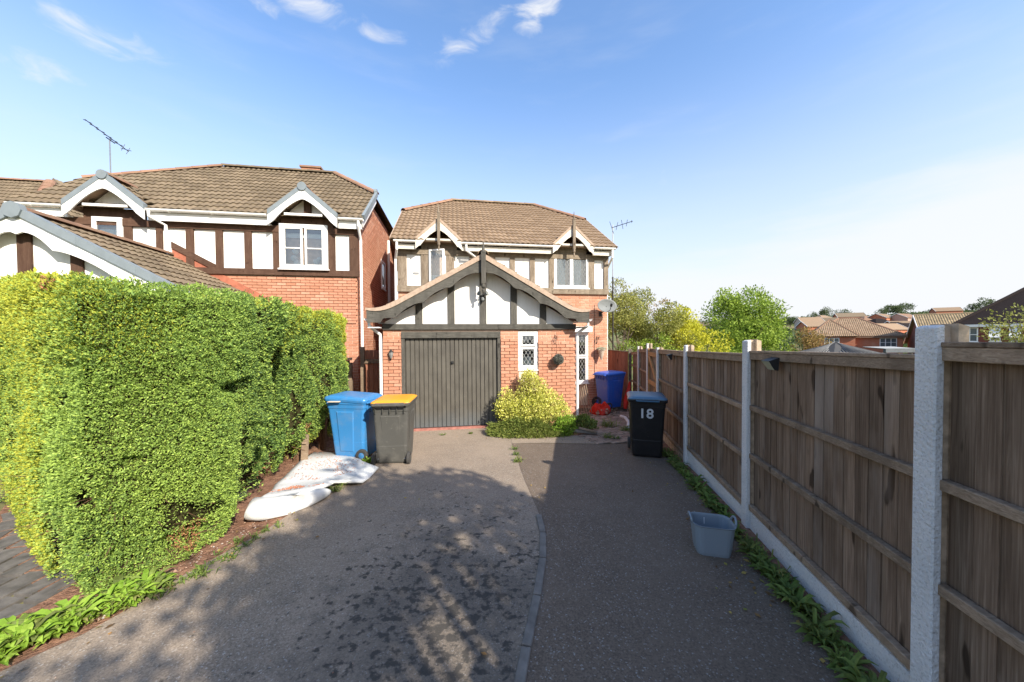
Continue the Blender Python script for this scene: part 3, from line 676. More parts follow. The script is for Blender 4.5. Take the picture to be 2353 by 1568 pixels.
# garage door frame, door boards, step
pbox('door_frame', GARB_V, mh, (.39, -.012, ZB), (.46, .09, 2.02)); pbox('door_frame', GARB_V, mh, (2.53, -.012, ZB), (2.598, .09, 2.02)); pbox('door_head', GARB_H, mh, (.392, -.03, 1.90), (2.596, .088, 2.04))
gd = pbox('garage_door', DOORM, mh, (.462, .062, -.13), (2.528, .085, 1.895))
nbd = 21
for i in range(nbd):
    a = .47 + i * (2.05 / nbd); wv = 2.05 / nbd
    MB().prism([(a + .004, .062), (a + .012, .040), (a + wv - .012, .040), (a + wv - .004, .062)], -.12, 1.885, 'xy').build('board', DOORM, gd)
MB().box((1.47, .02, 1.31), (1.53, .04, 1.37)).lathe([(.018, -.03), (.018, 0)], (1.50, .02, 1.34), 10, 'y').build('door_handle', BLACKM, gd)
pbox('door_step', solid('red_step_paint', (.34, .15, .12), .9, .1, .2, 12), mh, (.46, -.03, -.25), (2.53, .05, -.135))
# garage gable
pbox('timber_beam', GARB_H, mh, (-.0, -.055, 2.085), (4.42, -.002, 2.215), bevel=.006)
studs = [.777, 1.485, 2.204, 2.915, 3.614]; xs = [0.05] + studs + [4.36]
def gtop(u): return 3.50 - abs(u - 2.2) * .575
for i in range(len(xs) - 1):
    a = xs[i] + (.075 if i else 0); b = xs[i + 1] - (.075 if i < len(xs) - 2 else 0)
    zt = [(a, gtop(a)), (b, gtop(b))]
    if a < 2.2 < b: zt = [(a, gtop(a)), (2.2, 3.5), (b, gtop(b))]
    MB().prism([(a, 2.215)] + [(b, 2.215)] + zt[::-1], -.012, .0035).build('render_panel', WHITE2, mh)
for s_ in studs: 
    MB().prism([(s_ - .075, 2.217), (s_ + .075, 2.217), (s_ + .075, gtop(s_ + .075)), (s_ - .075, gtop(s_ - .075))], -.042, -.002).build('timber_stud', GARB_V, mh)
# scalloped barge boards
def barge(uc, zap, half, slope, kick, d0, d1, mat, parent, wmin=.17, wmax=.26, ncusp=5, tipw=.22, name='barge_board', tip_rise=.0):
    for sg in (-1, 1):
        top, bot = [], []; n = 44
        cus = [half * (.045 + .24 * k) for k in range(5)] if ncusp == 5 else [0.02 * half, half * .78]
        for i in range(n + 1):
            a = i / n * half; z = zap - slope * a
            kx = half - kick
            if a > kx: z = zap - slope * kx - slope * (a - kx) * (1 - .72 * (a - kx) / kick)
            w = wmin
            for c0, c1 in zip(cus[:-1], cus[1:]):
                if c0 <= a <= c1: t = (a - c0) / (c1 - c0); w = wmin + (wmax - wmin) * (1 - math.sin(math.pi * t) ** .6)
            if a > cus[-1]:
                t = (a - cus[-1]) / (half - cus[-1])
                w = wmax if ncusp != 5 else wmin + .03 + .0 * t
            if a < cus[0]: w = wmax
            zb = z - w
            if a > half * .87 and ncusp == 5: zb = min(zb, zap - slope * kx - slope * kick * .42 - tipw)
            if a > half * .86 and ncusp != 5: zb = z - tipw
            top.append((uc + sg * a, z)); bot.append((uc + sg * a, zb))
        MB().strip(top, bot, d0, d1).build(name, mat, parent)
        # cusps: small pointed drops
barge(2.19, 3.635, 2.45, .565, .62, -.335, -.30, GARB_H, mh)
# tile undercloak / verge above the barge boards
def verge_line(uc, zap, half, slope, kick, th, d0, d1, mat, parent, name='verge'):
    for sg in (-1, 1):
        top, bot = [], []
        for i in range(25):
            a = i / 24 * half; z = zap - slope * a; kx = half - kick
            if kick and a > kx: z = zap - slope * kx - slope * (a - kx) * (1 - .72 * (a - kx) / kick)
            t = th * (1 if a < kx or not kick else 1 - .6 * (a - kx) / kick); top.append((uc + sg * a, z + t)); bot.append((uc + sg * a, z))
        MB().strip(top, bot, d0, d1).build(name, mat, parent)
verge_line(2.19, 3.64, 2.47, .565, .62, .115, -.355, -.16, PEACH, mh)
tdg = Vector((1, 0, .565)).normalized()
rg = 3.74
tiles(mh, (-.10, 2.15, rg - .565 * 2.29), -XD, (1, 0, .565), 8, 9, TILE_M, clips=[((2.19, 0, 0), XU)], offs=0)
tiles(mh, (4.48, -.3, rg - .565 * 2.29), XD, (-1, 0, .565), 8, 9, TILE_M, clips=[((2.19, 0, 0), -XU)])
ridge(mh, (2.19, -.34, rg + .02), (2.19, 2.12, rg + .02), TILE_M)
MB().strip([(-.2, 2.36), (2.19, 3.70), (4.58, 2.36)], [(-.2, 2.30), (2.19, 3.62), (4.58, 2.30)], -.29, 2.18).build('roof_deck', MORT, mh)
pbox('soffit', WHITE, mh, (-.25, -.29, 2.12), (-.01, 2.15, 2.14)); pbox('soffit', GARB_H, mh, (4.42, -.29, 2.12), (4.62, 2.15, 2.14))
def finial(uc, d, z0, z1, mat, parent, w=.085):
    m = MB(); m.box((uc - w / 2, d - w / 2, z0 + .22), (uc + w / 2, d + w / 2, z1 - .24))
    m.lathe([(w * .62, 0), (w * .62, .03), (w * .35, .05), (w * .3, .08), (w * .1, .24)], (uc, d, z1 - .24), 10)
    m.lathe([(.005, 0), (w * .28, .03), (w * .36, .07), (w * .2, .11), (w * .5, .15), (w * .5, .22)], (uc, d, z0), 10)
    m.build('finial_post', mat, parent)
finial(2.19, -.375, 2.86, 4.0, GARB_V, mh, .10)
# garage window
window(mh, (3.025, .03, 1.15), XU, .467, .89, [(.05, .417, .05, .52), (.05, .417, .54, .84)], curtain=[(.12, .32, .1, .3)], leadpitch=(.095, .15), sill=True)
# gutters and downpipes
def gutter(parent, p0, p1, r=.055, mat=WHITE, clips=True):
    p0, p1 = Vector(p0), Vector(p1); d = (p1 - p0).normalized(); x = d.cross(XZ).normalized(); m = MB(); v = []
    for q in (p0, p1):
        for k in range(9): t = math.pi * k / 8; v.append(q - x * math.cos(t) * r - XZ * math.sin(t) * r)
        for k in range(9): t = math.pi * (8 - k) / 8; v.append(q - x * math.cos(t) * (r - .006) - XZ * math.sin(t) * (r - .006) + XZ * .001)
    m.add(v, [(k, (k + 1) % 18, 18 + (k + 1) % 18, 18 + k) for k in range(18)] + [tuple(reversed(range(18))), tuple(range(18, 36))])
    m.build('gutter', mat, parent)
    n = int((p1 - p0).length / .9)
    for i in range(n):
        q = p0 + d * ((i + .5) * .9); mm = MB(); v = []
        for e in (-.018, .018):
            for k in range(9): t = math.pi * k / 8; v.append(q + d * e - x * math.cos(t) * (r + .008) - XZ * math.sin(t) * (r + .008))
            for k in range(9): t = math.pi * (8 - k) / 8; v.append(q + d * e - x * math.cos(t) * r - XZ * math.sin(t) * r)
        mm.add(v, [(k, (k + 1) % 18, 18 + (k + 1) % 18, 18 + k) for k in range(18)] + [tuple(reversed(range(18))), tuple(range(18, 36))]); mm.build('gutter_bracket', mat, parent)
def pipe(parent, pts, r=.034, mat=WHITE):
    o = MB().tube(pts, r, 10).build('downpipe', mat, parent, smooth=False)
    return o
gutter(mh, (-.27, -.28, 2.325), (-.27, 2.1, 2.325)); gutter(mh, (4.68, 2.1, 2.325), (4.68, -.28, 2.325))
pipe(mh, [(-.25, -.16, 2.28), (-.25, -.16, 2.17), (-.05, -.04, 1.98), (-.045, -.04, 1.9), (-.045, -.04, -.15)])
pipe(mh, [(4.66, -.2, 2.28), (4.66, -.2, 2.17), (4.47, -.03, 2.0), (4.455, -.02, 1.92), (4.455, -.02, -.02)])
# main body
MB().prism([(0, ZB), (5.0, ZB), (5.0, 2.06), (5.61, 2.06), (5.61, ZB), (6.25, ZB), (6.25, 4.42), (0, 4.42)], 2.205, 2.33).build('wall', MORT, mh)
pbox('window_apron', CREAM, mh, (5.02, 2.2, ZB), (5.59, 2.22, .47))
for uu_ in (0.0, 6.12):
    MB().prism([(2.332, ZB), (9.8, ZB), (9.8, 4.6), (7.6, 6.05), (4.4, 6.05), (2.332, 4.6)], uu_, uu_ + .13, 'yz').build('wall', WALLT, mh)
pbox('wall', WALLT, mh, (.13, 9.67, ZB), (6.12, 9.8, 4.6))
bricks(mh, (4.42, 2.2, 0), XU, 1.83, ZB + .03, 3.20, holes=[(.6, 1.19, -1, 2.09)], npart=0, mat=BR2)
bricks(mh, (0, 2.2, 0), XU, 4.42, 2.405, 3.20, mat=BR2)
bricks(mh, (6.25, 2.2, 0), XD, 7.6, ZB + .03, 4.5, mat=BR2)
DT = 2.15
pbox('timber_beam', OLDT_H, mh, (-.02, DT - .02, 3.215), (6.27, 2.2, 3.385)); pbox('timber_beam', OLDT_H, mh, (-.02, DT - .02, 4.27), (6.27, 2.2, 4.42))
for a, b in [(.0, .25), (.645, .855), (1.34, 1.57), (2.0, 2.14), (2.60, 2.75), (3.19, 3.335), (3.79, 3.94), (4.38, 4.53), (5.62, 5.81), (6.12, 6.26)]:
    pbox('timber_stud', OLDT_V, mh, (a, DT - .01, 3.387), (b, 2.2, 4.268))
for a, b in [(.25, .645), (1.57, 2.0), (2.14, 2.60), (2.75, 3.19), (3.335, 3.79), (3.94, 4.38), (5.81, 6.12)]:
    pbox('render_panel', WHITE2, mh, (a, 2.185, 3.387), (b, 2.203, 4.268))
pbox('air_vent', solid('grey_vent', (.3, .3, .3)), mh, (.42, 2.165, 3.72), (.58, 2.186, 3.77))
# upper windows
w1 = window(mh, (.858, 2.17, 3.40), XU, .48, 1.02, [], curtain=[(.04, .44, .06, .3)], sill=True, fr=.04)
hing = Vector((.875, 2.13, 3.44)); sdo = Vector((math.cos(R(-24)), math.sin(R(-24)), 0))
window(mh, hing, sdo, .46, .96, [(.0, .46, .0, .96)], fr=.02, room=False, sill=False, name='open_casement', leadpitch=(.075, .14))
window(mh, (4.535, 2.17, 3.40), XU, 1.08, 1.02, [(.03, .535, .03, .99), (.545, 1.05, .03, .99)], curtain=[(.06, .36, .06, .92), (.58, .88, .06, .9)], sill=True, fr=.04, leadpitch=(.08, .14))
window(mh, (5.015, 2.16, .50), XU, .58, 1.55, [(.04, .54, .04, .80), (.04, .54, .82, 1.51)], leadpitch=(.115, .165))
pbox('window_canopy', WHITE, mh, (4.90, 1.95, 2.06), (5.66, 2.2, 2.22))
# roof
E_D, E_Z, SL = 1.9, 4.60, .655
td = Vector((0, 1, SL)).normalized()
RZ = E_Z + SL * 4.1; RD = E_D + 4.1
def mplane(d): return E_Z + SL * (d - E_D)
hipL = ((-.15, 4.35, mplane(4.35)), (1.5, RD, RZ)); hipR = ((6.42, 4.35, mplane(4.35)), (4.85, RD, RZ))
nL = Vector((hipL[1][1] - hipL[0][1], -(hipL[1][0] - hipL[0][0]), 0)); # vertical plane through the hip
nL = Vector((-(hipL[1][1] - hipL[0][1]), (hipL[1][0] - hipL[0][0]), 0)).normalized(); nR = Vector(((hipR[1][1] - hipR[0][1]), -(hipR[1][0] - hipR[0][0]), 0)).normalized()
def gab_skip(us, zr, k, half):
    def f(c): return any(abs(c.x - u_) < half + .02 and zr - k * abs(c.x - u_) > c.z - .01 and c.y < 2.95 for u_ in us)
    return f
GM = [1.153, 5.047]; GS = .92; GZ = 5.17; GH = .63
clipM = [((0, RD, 0), XD), (hipL[0], nL), (hipR[0], nR)]
def gclips(u_, zr, k): return None
tiles(mh, (-.15, E_D, E_Z), XU, td, 22, 17, TILE_M, clips=clipM, skip=gab_skip(GM, GZ, GS, GH), npart=288)
tdb = Vector((0, -1, SL)).normalized()
MB().add([(-.15, E_D, E_Z - .02), (6.42, E_D, E_Z - .02), (6.42, 4.35, mplane(4.35) - .02), (4.85, RD, RZ - .02), (1.5, RD, RZ - .02), (-.15, 4.35, mplane(4.35) - .02),
          (-.15, 2 * RD - E_D, E_Z - .02), (6.42, 2 * RD - E_D, E_Z - .02), (6.42, 2 * RD - 4.35, mplane(4.35) - .02), (-.15, 2 * RD - 4.35, mplane(4.35) - .02)],
         [(0, 1, 2, 3, 4, 5), (7, 6, 9, 4, 3, 8), (2, 8, 3), (5, 4, 9), (0, 6, 7, 1)]).build('roof_deck', TILE_M, mh)
ridge(mh, (-.12, 4.38, mplane(4.38) + .05), (1.5, RD, RZ + .05), TILE_R); ridge(mh, (1.5, RD, RZ + .05), (4.85, RD, RZ + .05), TILE_M); ridge(mh, (4.85, RD, RZ + .05), (6.39, 4.38, mplane(4.38) + .05), TILE_R)
for uu_ in (-.165, 6.42): MB().add([(uu_, E_D, E_Z - .03), (uu_ + .02, E_D, E_Z - .03), (uu_ + .02, 4.35, mplane(4.35) - .03), (uu_, 4.35, mplane(4.35) - .03), (uu_, E_D, E_Z + .05), (uu_ + .02, E_D, E_Z + .05), (uu_ + .02, 4.35, mplane(4.35) + .05), (uu_, 4.35, mplane(4.35) + .05)], [(0, 3, 2, 1), (4, 5, 6, 7), (0, 1, 5, 4), (1, 2, 6, 5), (2, 3, 7, 6), (3, 0, 4, 7)]).build('verge', PEACH, mh)
def gablet(parent, u_, zr, k, half, d0, eave_z, roofd, tm, vm, bm_, wmin, wmax, barw=.2, drop=.2, vth=.05, deckm=MORT, tdsl=SL, cap=None):
    dback = d0 + (zr - E_Zc) / tdsl + .15
    for sg in (-1, 1):
        tdv = (-sg, 0, k); sdv = XD if sg > 0 else -XD; hl = half + .02
        st = (u_ + sg * hl, d0 + .03, zr - k * hl) if sg > 0 else (u_ + sg * hl, d0 + .03 + 1.2, zr - k * hl)
        rl = math.hypot(1, k) * hl
        nmain = Vector((0, -tdsl, 1)).normalized()
        tiles(parent, st, sdv, tdv, 4, int(rl / .3) + 1, tm, clips=[((u_, 0, 0), Vector((-sg, 0, 0))), ((0, E_Dc, E_Zc + .02), -nmain)], npart=0)
        MB().strip([(u_ + sg * a, zr - k * a + vth) for a in (0, half)], [(u_ + sg * a, zr - k * a - .01) for a in (0, half)], d0 - .025, d0 + .09).build('verge', vm, parent)
    v = [(u_ - half, d0 + .04, zr - k * half - .03), (u_, d0 + .04, zr - .03), (u_ + half, d0 + .04, zr - k * half - .03), (u_ - half, dback, zr - k * half - .03), (u_, dback, zr - .03), (u_ + half, dback, zr - k * half - .03)]
    MB().add(v, [(0, 1, 4, 3), (1, 2, 5, 4)]).build('roof_deck', deckm, parent)
    for sg in (-1, 1):
        top, bot = [], []; n = 20
        for i in range(n + 1):
            a = i / n * half; z = zr - k * a - .012; t = i / n
            w = drop if t > .84 else (wmin + (wmax - wmin) * (1 - math.sin(math.pi * min(1, t / .84)) ** .7))
            top.append((u_ + sg * a, z)); bot.append((u_ + sg * a, z - w))
        MB().strip(top, bot, d0 - .015, d0 + .015).build('barge_board', bm_, parent)
    MB().box((u_ - half * .55, d0 + .02, zr - k * half + .02), (u_ + half * .55, d0 + .045, zr - k * half + .075)).build('collar_beam', bm_, parent)
E_Zc, E_Dc = E_Z, E_D
for u_ in GM:
    gablet(mh, u_, GZ, GS, GH, 1.88, 4.6, None, TILE_M, PEACH, FASC, .19, .27, drop=.22, vth=.075)
    finial(u_, 1.82, 4.32 if u_ < 3 else 4.26, 5.58, OLDT_V, mh, .075)
    pbox('timber_beam', OLDT_H, mh, (u_ - .5, DT - .012, 4.422), (u_ + .5, 2.2, 4.64))
fz0, fz1 = 4.36, 4.50
for a, b in [(-.02, GM[0] - GH), (GM[0] + GH, GM[1] - GH), (GM[1] + GH, 6.30)]:
    pbox('fascia_board', FASC, mh, (a, E_D + .04, fz0), (b, E_D + .065, fz1)); pbox('soffit', OLDT_H, mh, (a, E_D + .067, fz0 + .02), (b, 2.2, fz0 + .035))
    gutter(mh, (a - (.03 if a < 0 else 0), E_D - .03, 4.575), (b + (.06 if b > 6 else 0), E_D - .03, 4.575))
pipe(mh, [(.03, 1.87, 4.52), (.03, 1.87, 4.33), (-.045, 2.12, 4.12), (-.045, 2.12, 3.9), (-.045, 2.12, 2.4)])
pipe(mh, [(GM[0] + GH + .12, 1.87, 4.52), (GM[0] + GH + .12, 1.87, 4.36), (GM[0] + GH + .42, 2.08, 4.2), (GM[0] + GH + .42, 2.09, 3.35)])
pipe(mh, [(6.27, 1.87, 4.52), (6.27, 1.87, 4.3), (6.29, 2.3, 4.02), (6.29, 2.35, .0)])
MB().tube([(5.83, 2.185, 2.9), (5.825, 2.185, .4)], .006, 6).build('cable', BLACKM, mh)

# ------------------------------------------------------------------ neighbour's house (left)
nh = house('brick_house', 'large neighbouring brick house with brown timber framing and white gables behind the hedge', 'house', -1.0, 1.8, -.18)
ND = 1.8
MB().prism([(-8.2, ZB), (-.985, ZB), (-.985, 4.8), (-8.2, 4.8)], ND + .005, ND + .13).build('wall', MORT, nh)
bricks(nh, (-4.6, ND, 0), XU, 3.62, -.1, 3.53, npart=270, mat=BR, prefer=lambda q: -q[0].z)
# side wall facing right with its gable
MB().prism([(ND + .13, ZB), (7.9, ZB), (7.9, 4.95), (6.45, 6.12), (3.2, 6.12), (ND + .13, 5.02)], -1.11, -.985, 'yz').build('wall', MORT, nh)
sw_top = [((0, ND, 5.0), Vector((0, -.76, 1)).normalized()), ((0, 7.9, 5.0), Vector((0, .76, 1)).normalized())]
bricks(nh, (-.985, ND, 0), XD, 6.1, -.1, 6.1, holes=[(3.13, 3.80, 3.68, 4.72)], clips=sw_top, mat=BR, proud=.004)
window(nh, (-.98, ND + 3.14, 3.70), XD, .65, 1.0, [(.03, .62, .03, .97)], lead=False, sill=True)
pbox('wall', WALLT, nh, (-8.2, ND + .13, ZB), (-8.08, 7.9, 5.0)); pbox('wall', WALLT, nh, (-8.08, 7.78, ZB), (-1.112, 7.9, 5.0))
# timber framing
pbox('timber_beam', BROWN_H, nh, (-8.2, ND - .09, 3.53), (-.92, ND, 3.68)); pbox('timber_beam', BROWN_H, nh, (-8.2, ND - .09, 4.62), (-.92, ND, 4.78))
for a, b in [(-8.2, -8.0), (-7.42, -7.26), (-6.98, -6.82), (-6.19, -6.03), (-5.53, -5.40), (-4.90, -4.735), (-4.257, -4.10), (-3.613, -3.454), (-2.963, -2.80), (-1.65, -1.489), (-1.139, -.925)]:
    pbox('timber_stud', BROWN_V, nh, (a, ND - .075, 3.682), (b, ND, 4.618))
for a, b in [(-8.0, -7.42), (-7.26, -6.98), (-6.03, -5.53), (-5.40, -4.90), (-4.735, -4.257), (-4.10, -3.613), (-3.454, -2.963), (-1.489, -1.139)]:
    pbox('render_panel', WHITE2, nh, (a, ND - .03, 3.682), (b, ND - .002, 4.618))
wn = window(nh, (-2.795, ND - .10, 3.70), XU, 1.14, 1.13, [(.09, .545, .06, 1.05), (.595, 1.05, .06, 1.05)], fr=.09, lead=False, bars=(.52,), sill=True)
MB().box((-2.70, ND - .03, 4.50), (-1.70, ND - .01, 4.76)).build('blind', CURT, wn)
for (a, b, c, r_) in [(-2.50, 3.98, .0, .09), (-2.46, 4.16, 0, .085), (-2.42, 3.85, 0, .1), (-1.97, 3.9, 0, .09), (-1.9, 3.98, 0, .06)]:
    MB().lathe([(.005, -r_), (r_ * .7, -r_ * .6), (r_, 0), (r_ * .8, r_ * .6), (.005, r_)], (a, ND - .0, b), 10).build('ornament', CURT, wn, smooth=True)
window(nh, (-6.81, ND - .08, 3.78), XU, .61, 1.03, [(.05, .56, .05, .97)], fr=.06, lead=False, curtain=[(.12, .5, .1, .75)], sill=True)
E_Zc, E_Dc = 5.0, 1.55; NSL = .77
def nplane(d): return E_Zc + NSL * (d - E_Dc)
tdn = Vector((0, 1, NSL)).normalized(); NRD = 4.8; NRZ = nplane(NRD)
hl = ((-8.25, 3.2, nplane(3.2)), (-5.8, NRD, NRZ)); hr = ((-.75, 3.2, nplane(3.2)), (-2.38, NRD, NRZ))
nL = Vector((-(hl[1][1] - hl[0][1]), (hl[1][0] - hl[0][0]), 0)).normalized(); nR = Vector(((hr[1][1] - hr[0][1]), -(hr[1][0] - hr[0][0]), 0)).normalized()
NG = [-6.37, -2.154]; NZ, NK, NHF = 5.66, .86, .80
tiles(nh, (-8.25, E_Dc, E_Zc), XU, tdn, 25, 15, TILE_N, clips=[((0, NRD, 0), XD), (hl[0], nL), (hr[0], nR), ((-.75, 0, 0), XU)], skip=gab_skip(NG, NZ, NK, NHF), npart=222)
MB().add([(-8.25, E_Dc, 4.98), (-.78, E_Dc, 4.98), (-.78, 3.2, nplane(3.2) - .02), (-2.38, NRD, NRZ - .02), (-5.8, NRD, NRZ - .02), (-8.25, 3.2, nplane(3.2) - .02),
          (-8.25, 8.05, 4.98), (-.78, 8.05, 4.98), (-.78, 6.4, nplane(3.2) - .02), (-8.25, 6.4, nplane(3.2) - .02)], [(0, 1, 2, 3, 4, 5), (7, 6, 9, 4, 3, 8), (2, 8, 3), (5, 4, 9)]).build('roof_deck', TILE_N, nh)
ridge(nh, hl[0], Vector(hl[1]) + XZ * .05, TILE_R); ridge(nh, Vector(hl[1]) + XZ * .05, Vector(hr[1]) + XZ * .05, TILE_N); ridge(nh, Vector(hr[1]) + XZ * .05, Vector(hr[0]) + XZ * .06, TILE_R)
def vslope(parent, ux, d0, d1, z0, z1, mat, name='verge_unit', n=7, th=.13):
    for i in range(n):
        a0, a1 = i / n, (i + 1) / n; q0 = (ux, d0 + (d1 - d0) * a0, z0 + (z1 - z0) * a0); q1 = (ux, d0 + (d1 - d0) * a1, z0 + (z1 - z0) * a1)
        MB().bar(q0, q1, .07, th).build(name, mat, parent)
vslope(nh, -.74, E_Dc, 3.2, 5.03, nplane(3.2) + .03, GREYV); vslope(nh, -.74, 8.05, 6.4, 5.03, nplane(3.2) + .03, GREYV)
for q in (((-.78, E_Dc + .04, 4.86), (-.78, 3.25, nplane(3.2) - .14)), ((-.78, 8.0, 4.86), (-.78, 6.35, nplane(3.2) - .14))): MB().bar(q[0], q[1], .02, .16).build('barge_board', WHITE, nh)
MB().add([(-.98, E_Dc + .1, 4.87), (-.79, E_Dc + .1, 4.87), (-.79, 3.25, 6.1), (-.98, 3.25, 6.1)], [(0, 1, 2, 3)]).build('soffit', WHITE, nh)
MB().add([(-.98, 8.0, 4.87), (-.79, 8.0, 4.87), (-.79, 6.35, 6.1), (-.98, 6.35, 6.1)], [(0, 3, 2, 1)]).build('soffit', BROWN_H, nh)
MB().lathe([(.10, -.0), (.10, .08)], (-.80, 3.2, nplane(3.2) + .08), 12, 'x').build('ridge_cap', GREYV, nh)
for u_ in NG:
    gablet(nh, u_, NZ, NK, NHF, ND - .32, 5.0, None, TILE_N, GREYV, WHITE, .17, .26, drop=.24, vth=.12, tdsl=NSL)
    MB().lathe([(.105, 0), (.105, .10)], (u_, ND - .37, NZ + .04), 12, 'y').build('ridge_cap', GREYV, nh)
    ridge(nh, (u_, ND - .3, NZ + .07), (u_, ND + .45, NZ + .07), TILE_B)
    pbox('timber_beam', BROWN_H, nh, (u_ - .62, ND - .07, 4.782), (u_ + .62, ND, 5.02))
    if u_ > -4: pbox('king_post', BROWN_V, nh, (u_ - .06, ND - .10, 5.04), (u_ + .1, ND - .02, 5.5))
    MB().prism([(u_ - .55, 5.05), (u_ + .55, 5.05), (u_, 5.55)], ND - .03, ND - .01).build('render_panel', WHITE2, nh)
for a, b in [(-8.25, NG[0] - NHF), (NG[0] + NHF, NG[1] - NHF), (NG[1] + NHF, -.80)]:
    pbox('fascia_board', WHITE, nh, (a, E_Dc + .03, 4.74), (b, E_Dc + .055, 4.93)); pbox('soffit', WHITE, nh, (a, E_Dc + .057, 4.765), (b, ND - .05, 4.78)); gutter(nh, (a + .02, E_Dc - .03, 4.985), (b + (.06 if b > -1 else -.02), E_Dc - .03, 4.985), .06)
pipe(nh, [(-5.5, 1.5, 4.93), (-5.5, 1.5, 4.82), (-5.28, 1.68, 4.66), (-5.28, 1.68, 4.0)])
pipe(nh, [(-.86, 1.52, 4.93), (-.86, 1.52, 4.80), (-.86, 1.74, 4.5), (-.86, 1.76, -.1)])
pipe(nh, [(-.93, 6.15, 5.7), (-.93, 6.15, -.1)], .05)
ch = pbox('chimney', BR, nh, (-3.55, 5.0, 7.2), (-2.95, 5.5, 7.78)); MB().box((-3.59, 4.96, 7.78), (-2.91, 5.54, 7.84)).build('chimney_cap', TILE_B, ch)
# its garage
GRU, GRZ, GK = -5.26, 3.93, .56
MB().prism([(-8.1, ZB), (-2.55, ZB), (-2.55, 2.5), (GRU, 3.82), (-8.1, 2.45)], -1.095, -1.0).build('wall', WHITE2, nh)
pbox('wall', WALLT, nh, (-2.67, -1.0, ZB), (-2.55, ND, 2.48))
for a, b in [(-5.41, -5.22), (-4.69, -4.52), (-3.93, -3.65), (-6.1, -5.93), (-6.9, -6.7), (-3.15, -2.98)]:
    pbox('timber_stud', BROWN_V, nh, (a, -1.13, 2.3), (b, -1.096, GRZ - .16 - GK * max(abs(a - GRU), abs(b - GRU))))
pbox('timber_beam', BROWN_H, nh, (-8.0, -1.14, 2.15), (-2.6, -1.096, 2.3))
def big_barge(parent, u_, zr, k, half, d0, mat):
    for sg in (-1, 1):
        top, bot = [], []; n = 36
        for i in range(n + 1):
            a = i / n * half; z = zr - k * a; cus = [.0, .16, .52, .88, 1.0]; t = i / n; w = .30
            for c0, c1 in zip(cus[:-1], cus[1:]):
                if c0 <= t <= c1: w = .20 + .12 * (1 - math.sin(math.pi * (t - c0) / (c1 - c0)) ** .6)
            top.append((u_ + sg * a, z)); bot.append((u_ + sg * a, z - w))
        MB().strip(top, bot, d0, d0 + .03).build('barge_board', mat, parent)
        nn = 7
        for i in range(nn):
            a0, a1 = i / nn * half, (i + 1) / nn * half + .01
            MB().strip([(u_ + sg * a, zr - k * a + .13) for a in (a0, a1)], [(u_ + sg * a, zr - k * a - .01) for a in (a0, a1)], d0 - .035 - .004 * (i % 2), d0 + .10).build('verge_unit', GREYV, parent)
    MB().lathe([(.13, 0), (.13, .1)], (u_, d0 - .06, zr + .05), 8, 'y').build('ridge_cap', GREYV, parent)
big_barge(nh, GRU, 3.90, GK, 2.85, -1.28, WHITE)
used = tiles(nh, (GRU + 2.85, -1.2, GRZ - GK * 2.85), XD, (-1, 0, GK), 10, 11, TILE_N, clips=[((GRU, 0, 0), -XU), ((0, ND, 0), XD)], npart=72)
tiles(nh, (GRU - 2.85, 1.8, GRZ - GK * 2.85), -XD, (1, 0, GK), 10, 11, TILE_N, clips=[((GRU, 0, 0), XU), ((0, ND, 0), XD)])
MB().strip([(GRU - 2.8, GRZ - GK * 2.8 - .01), (GRU, GRZ - .01), (GRU + 2.8, GRZ - GK * 2.8 - .01)], [(GRU - 2.8, GRZ - GK * 2.8 - .08), (GRU, GRZ - .08), (GRU + 2.8, GRZ - GK * 2.8 - .08)], -1.17, ND).build('roof_deck', TILE_B, nh)
ridge(nh, (GRU, -1.25, GRZ + .06), (GRU, ND - .05, GRZ + .06), TILE_B, r=.10)
MB().strip([(GRU + .05, GRZ + .20), (GRU + 2.3, GRZ - GK * 2.25 + .2)], [(GRU + .05, GRZ + .02), (GRU + 2.3, GRZ - GK * 2.25 + .02)], ND - .05, ND - .02).build('flashing', solid('red_flashing', (.36, .13, .08), .8, .1, .15, 9), nh)
MB().strip([(GRU + .05, GRZ + .36), (GRU + 1.0, GRZ - GK * .95 + .36)], [(GRU + .05, GRZ + .205), (GRU + 1.0, GRZ - GK * .95 + .205)], ND - .08, ND - .035).build('timber_beam', BROWN_H, nh)

# house further left, only its hipped roof shows above the hedge and garage
fh = house('brick_house', 'hipped brown roof with fat red hip ridge beyond the neighbouring house, farthest left', 'house', -18.5, 6.2, -.18)
MB().box((-22, 6.6, ZB), (-13.0, 13.5, 5.5)).build('wall', WALLT, fh)
fz = lambda d: 5.6 + .85 * (d - 6.2)
h0, h1 = Vector((-12.6, 6.2, 5.6)), Vector((-15.0, 9.6, fz(9.6)))
nH = Vector(((h1 - h0).y, -(h1 - h0).x, 0)).normalized()
tiles(fh, (-22.0, 6.2, 5.6), XU, (0, 1, .85), 32, 15, TILE_N, clips=[((0, 9.6, 0), XD), (h0, nH)], seg=4)
tiles(fh, (-12.6, 6.2, 5.6), XD, (-1, 0, 3.4 * .85 / 2.4), 23, 14, TILE_N, clips=[(h0, -nH), ((0, 13.0, 0), XD)], seg=4)
MB().add([(-22, 6.2, 5.58), h0 - XZ * .02, h1 - XZ * .02, (-22, 9.6, fz(9.6) - .02), (-12.6, 13.2, 5.58), (-22, 13.2, 5.58)], [(0, 1, 2, 3), (1, 4, 2), (3, 2, 4, 5)]).build('roof_deck', TILE_N, fh)
ridge(fh, (-22, 9.6, fz(9.6) + .05), h1 + XZ * .05, TILE_R); ridge(fh, h0 + XZ * .06, h1 + XZ * .06, TILE_R, r=.17)

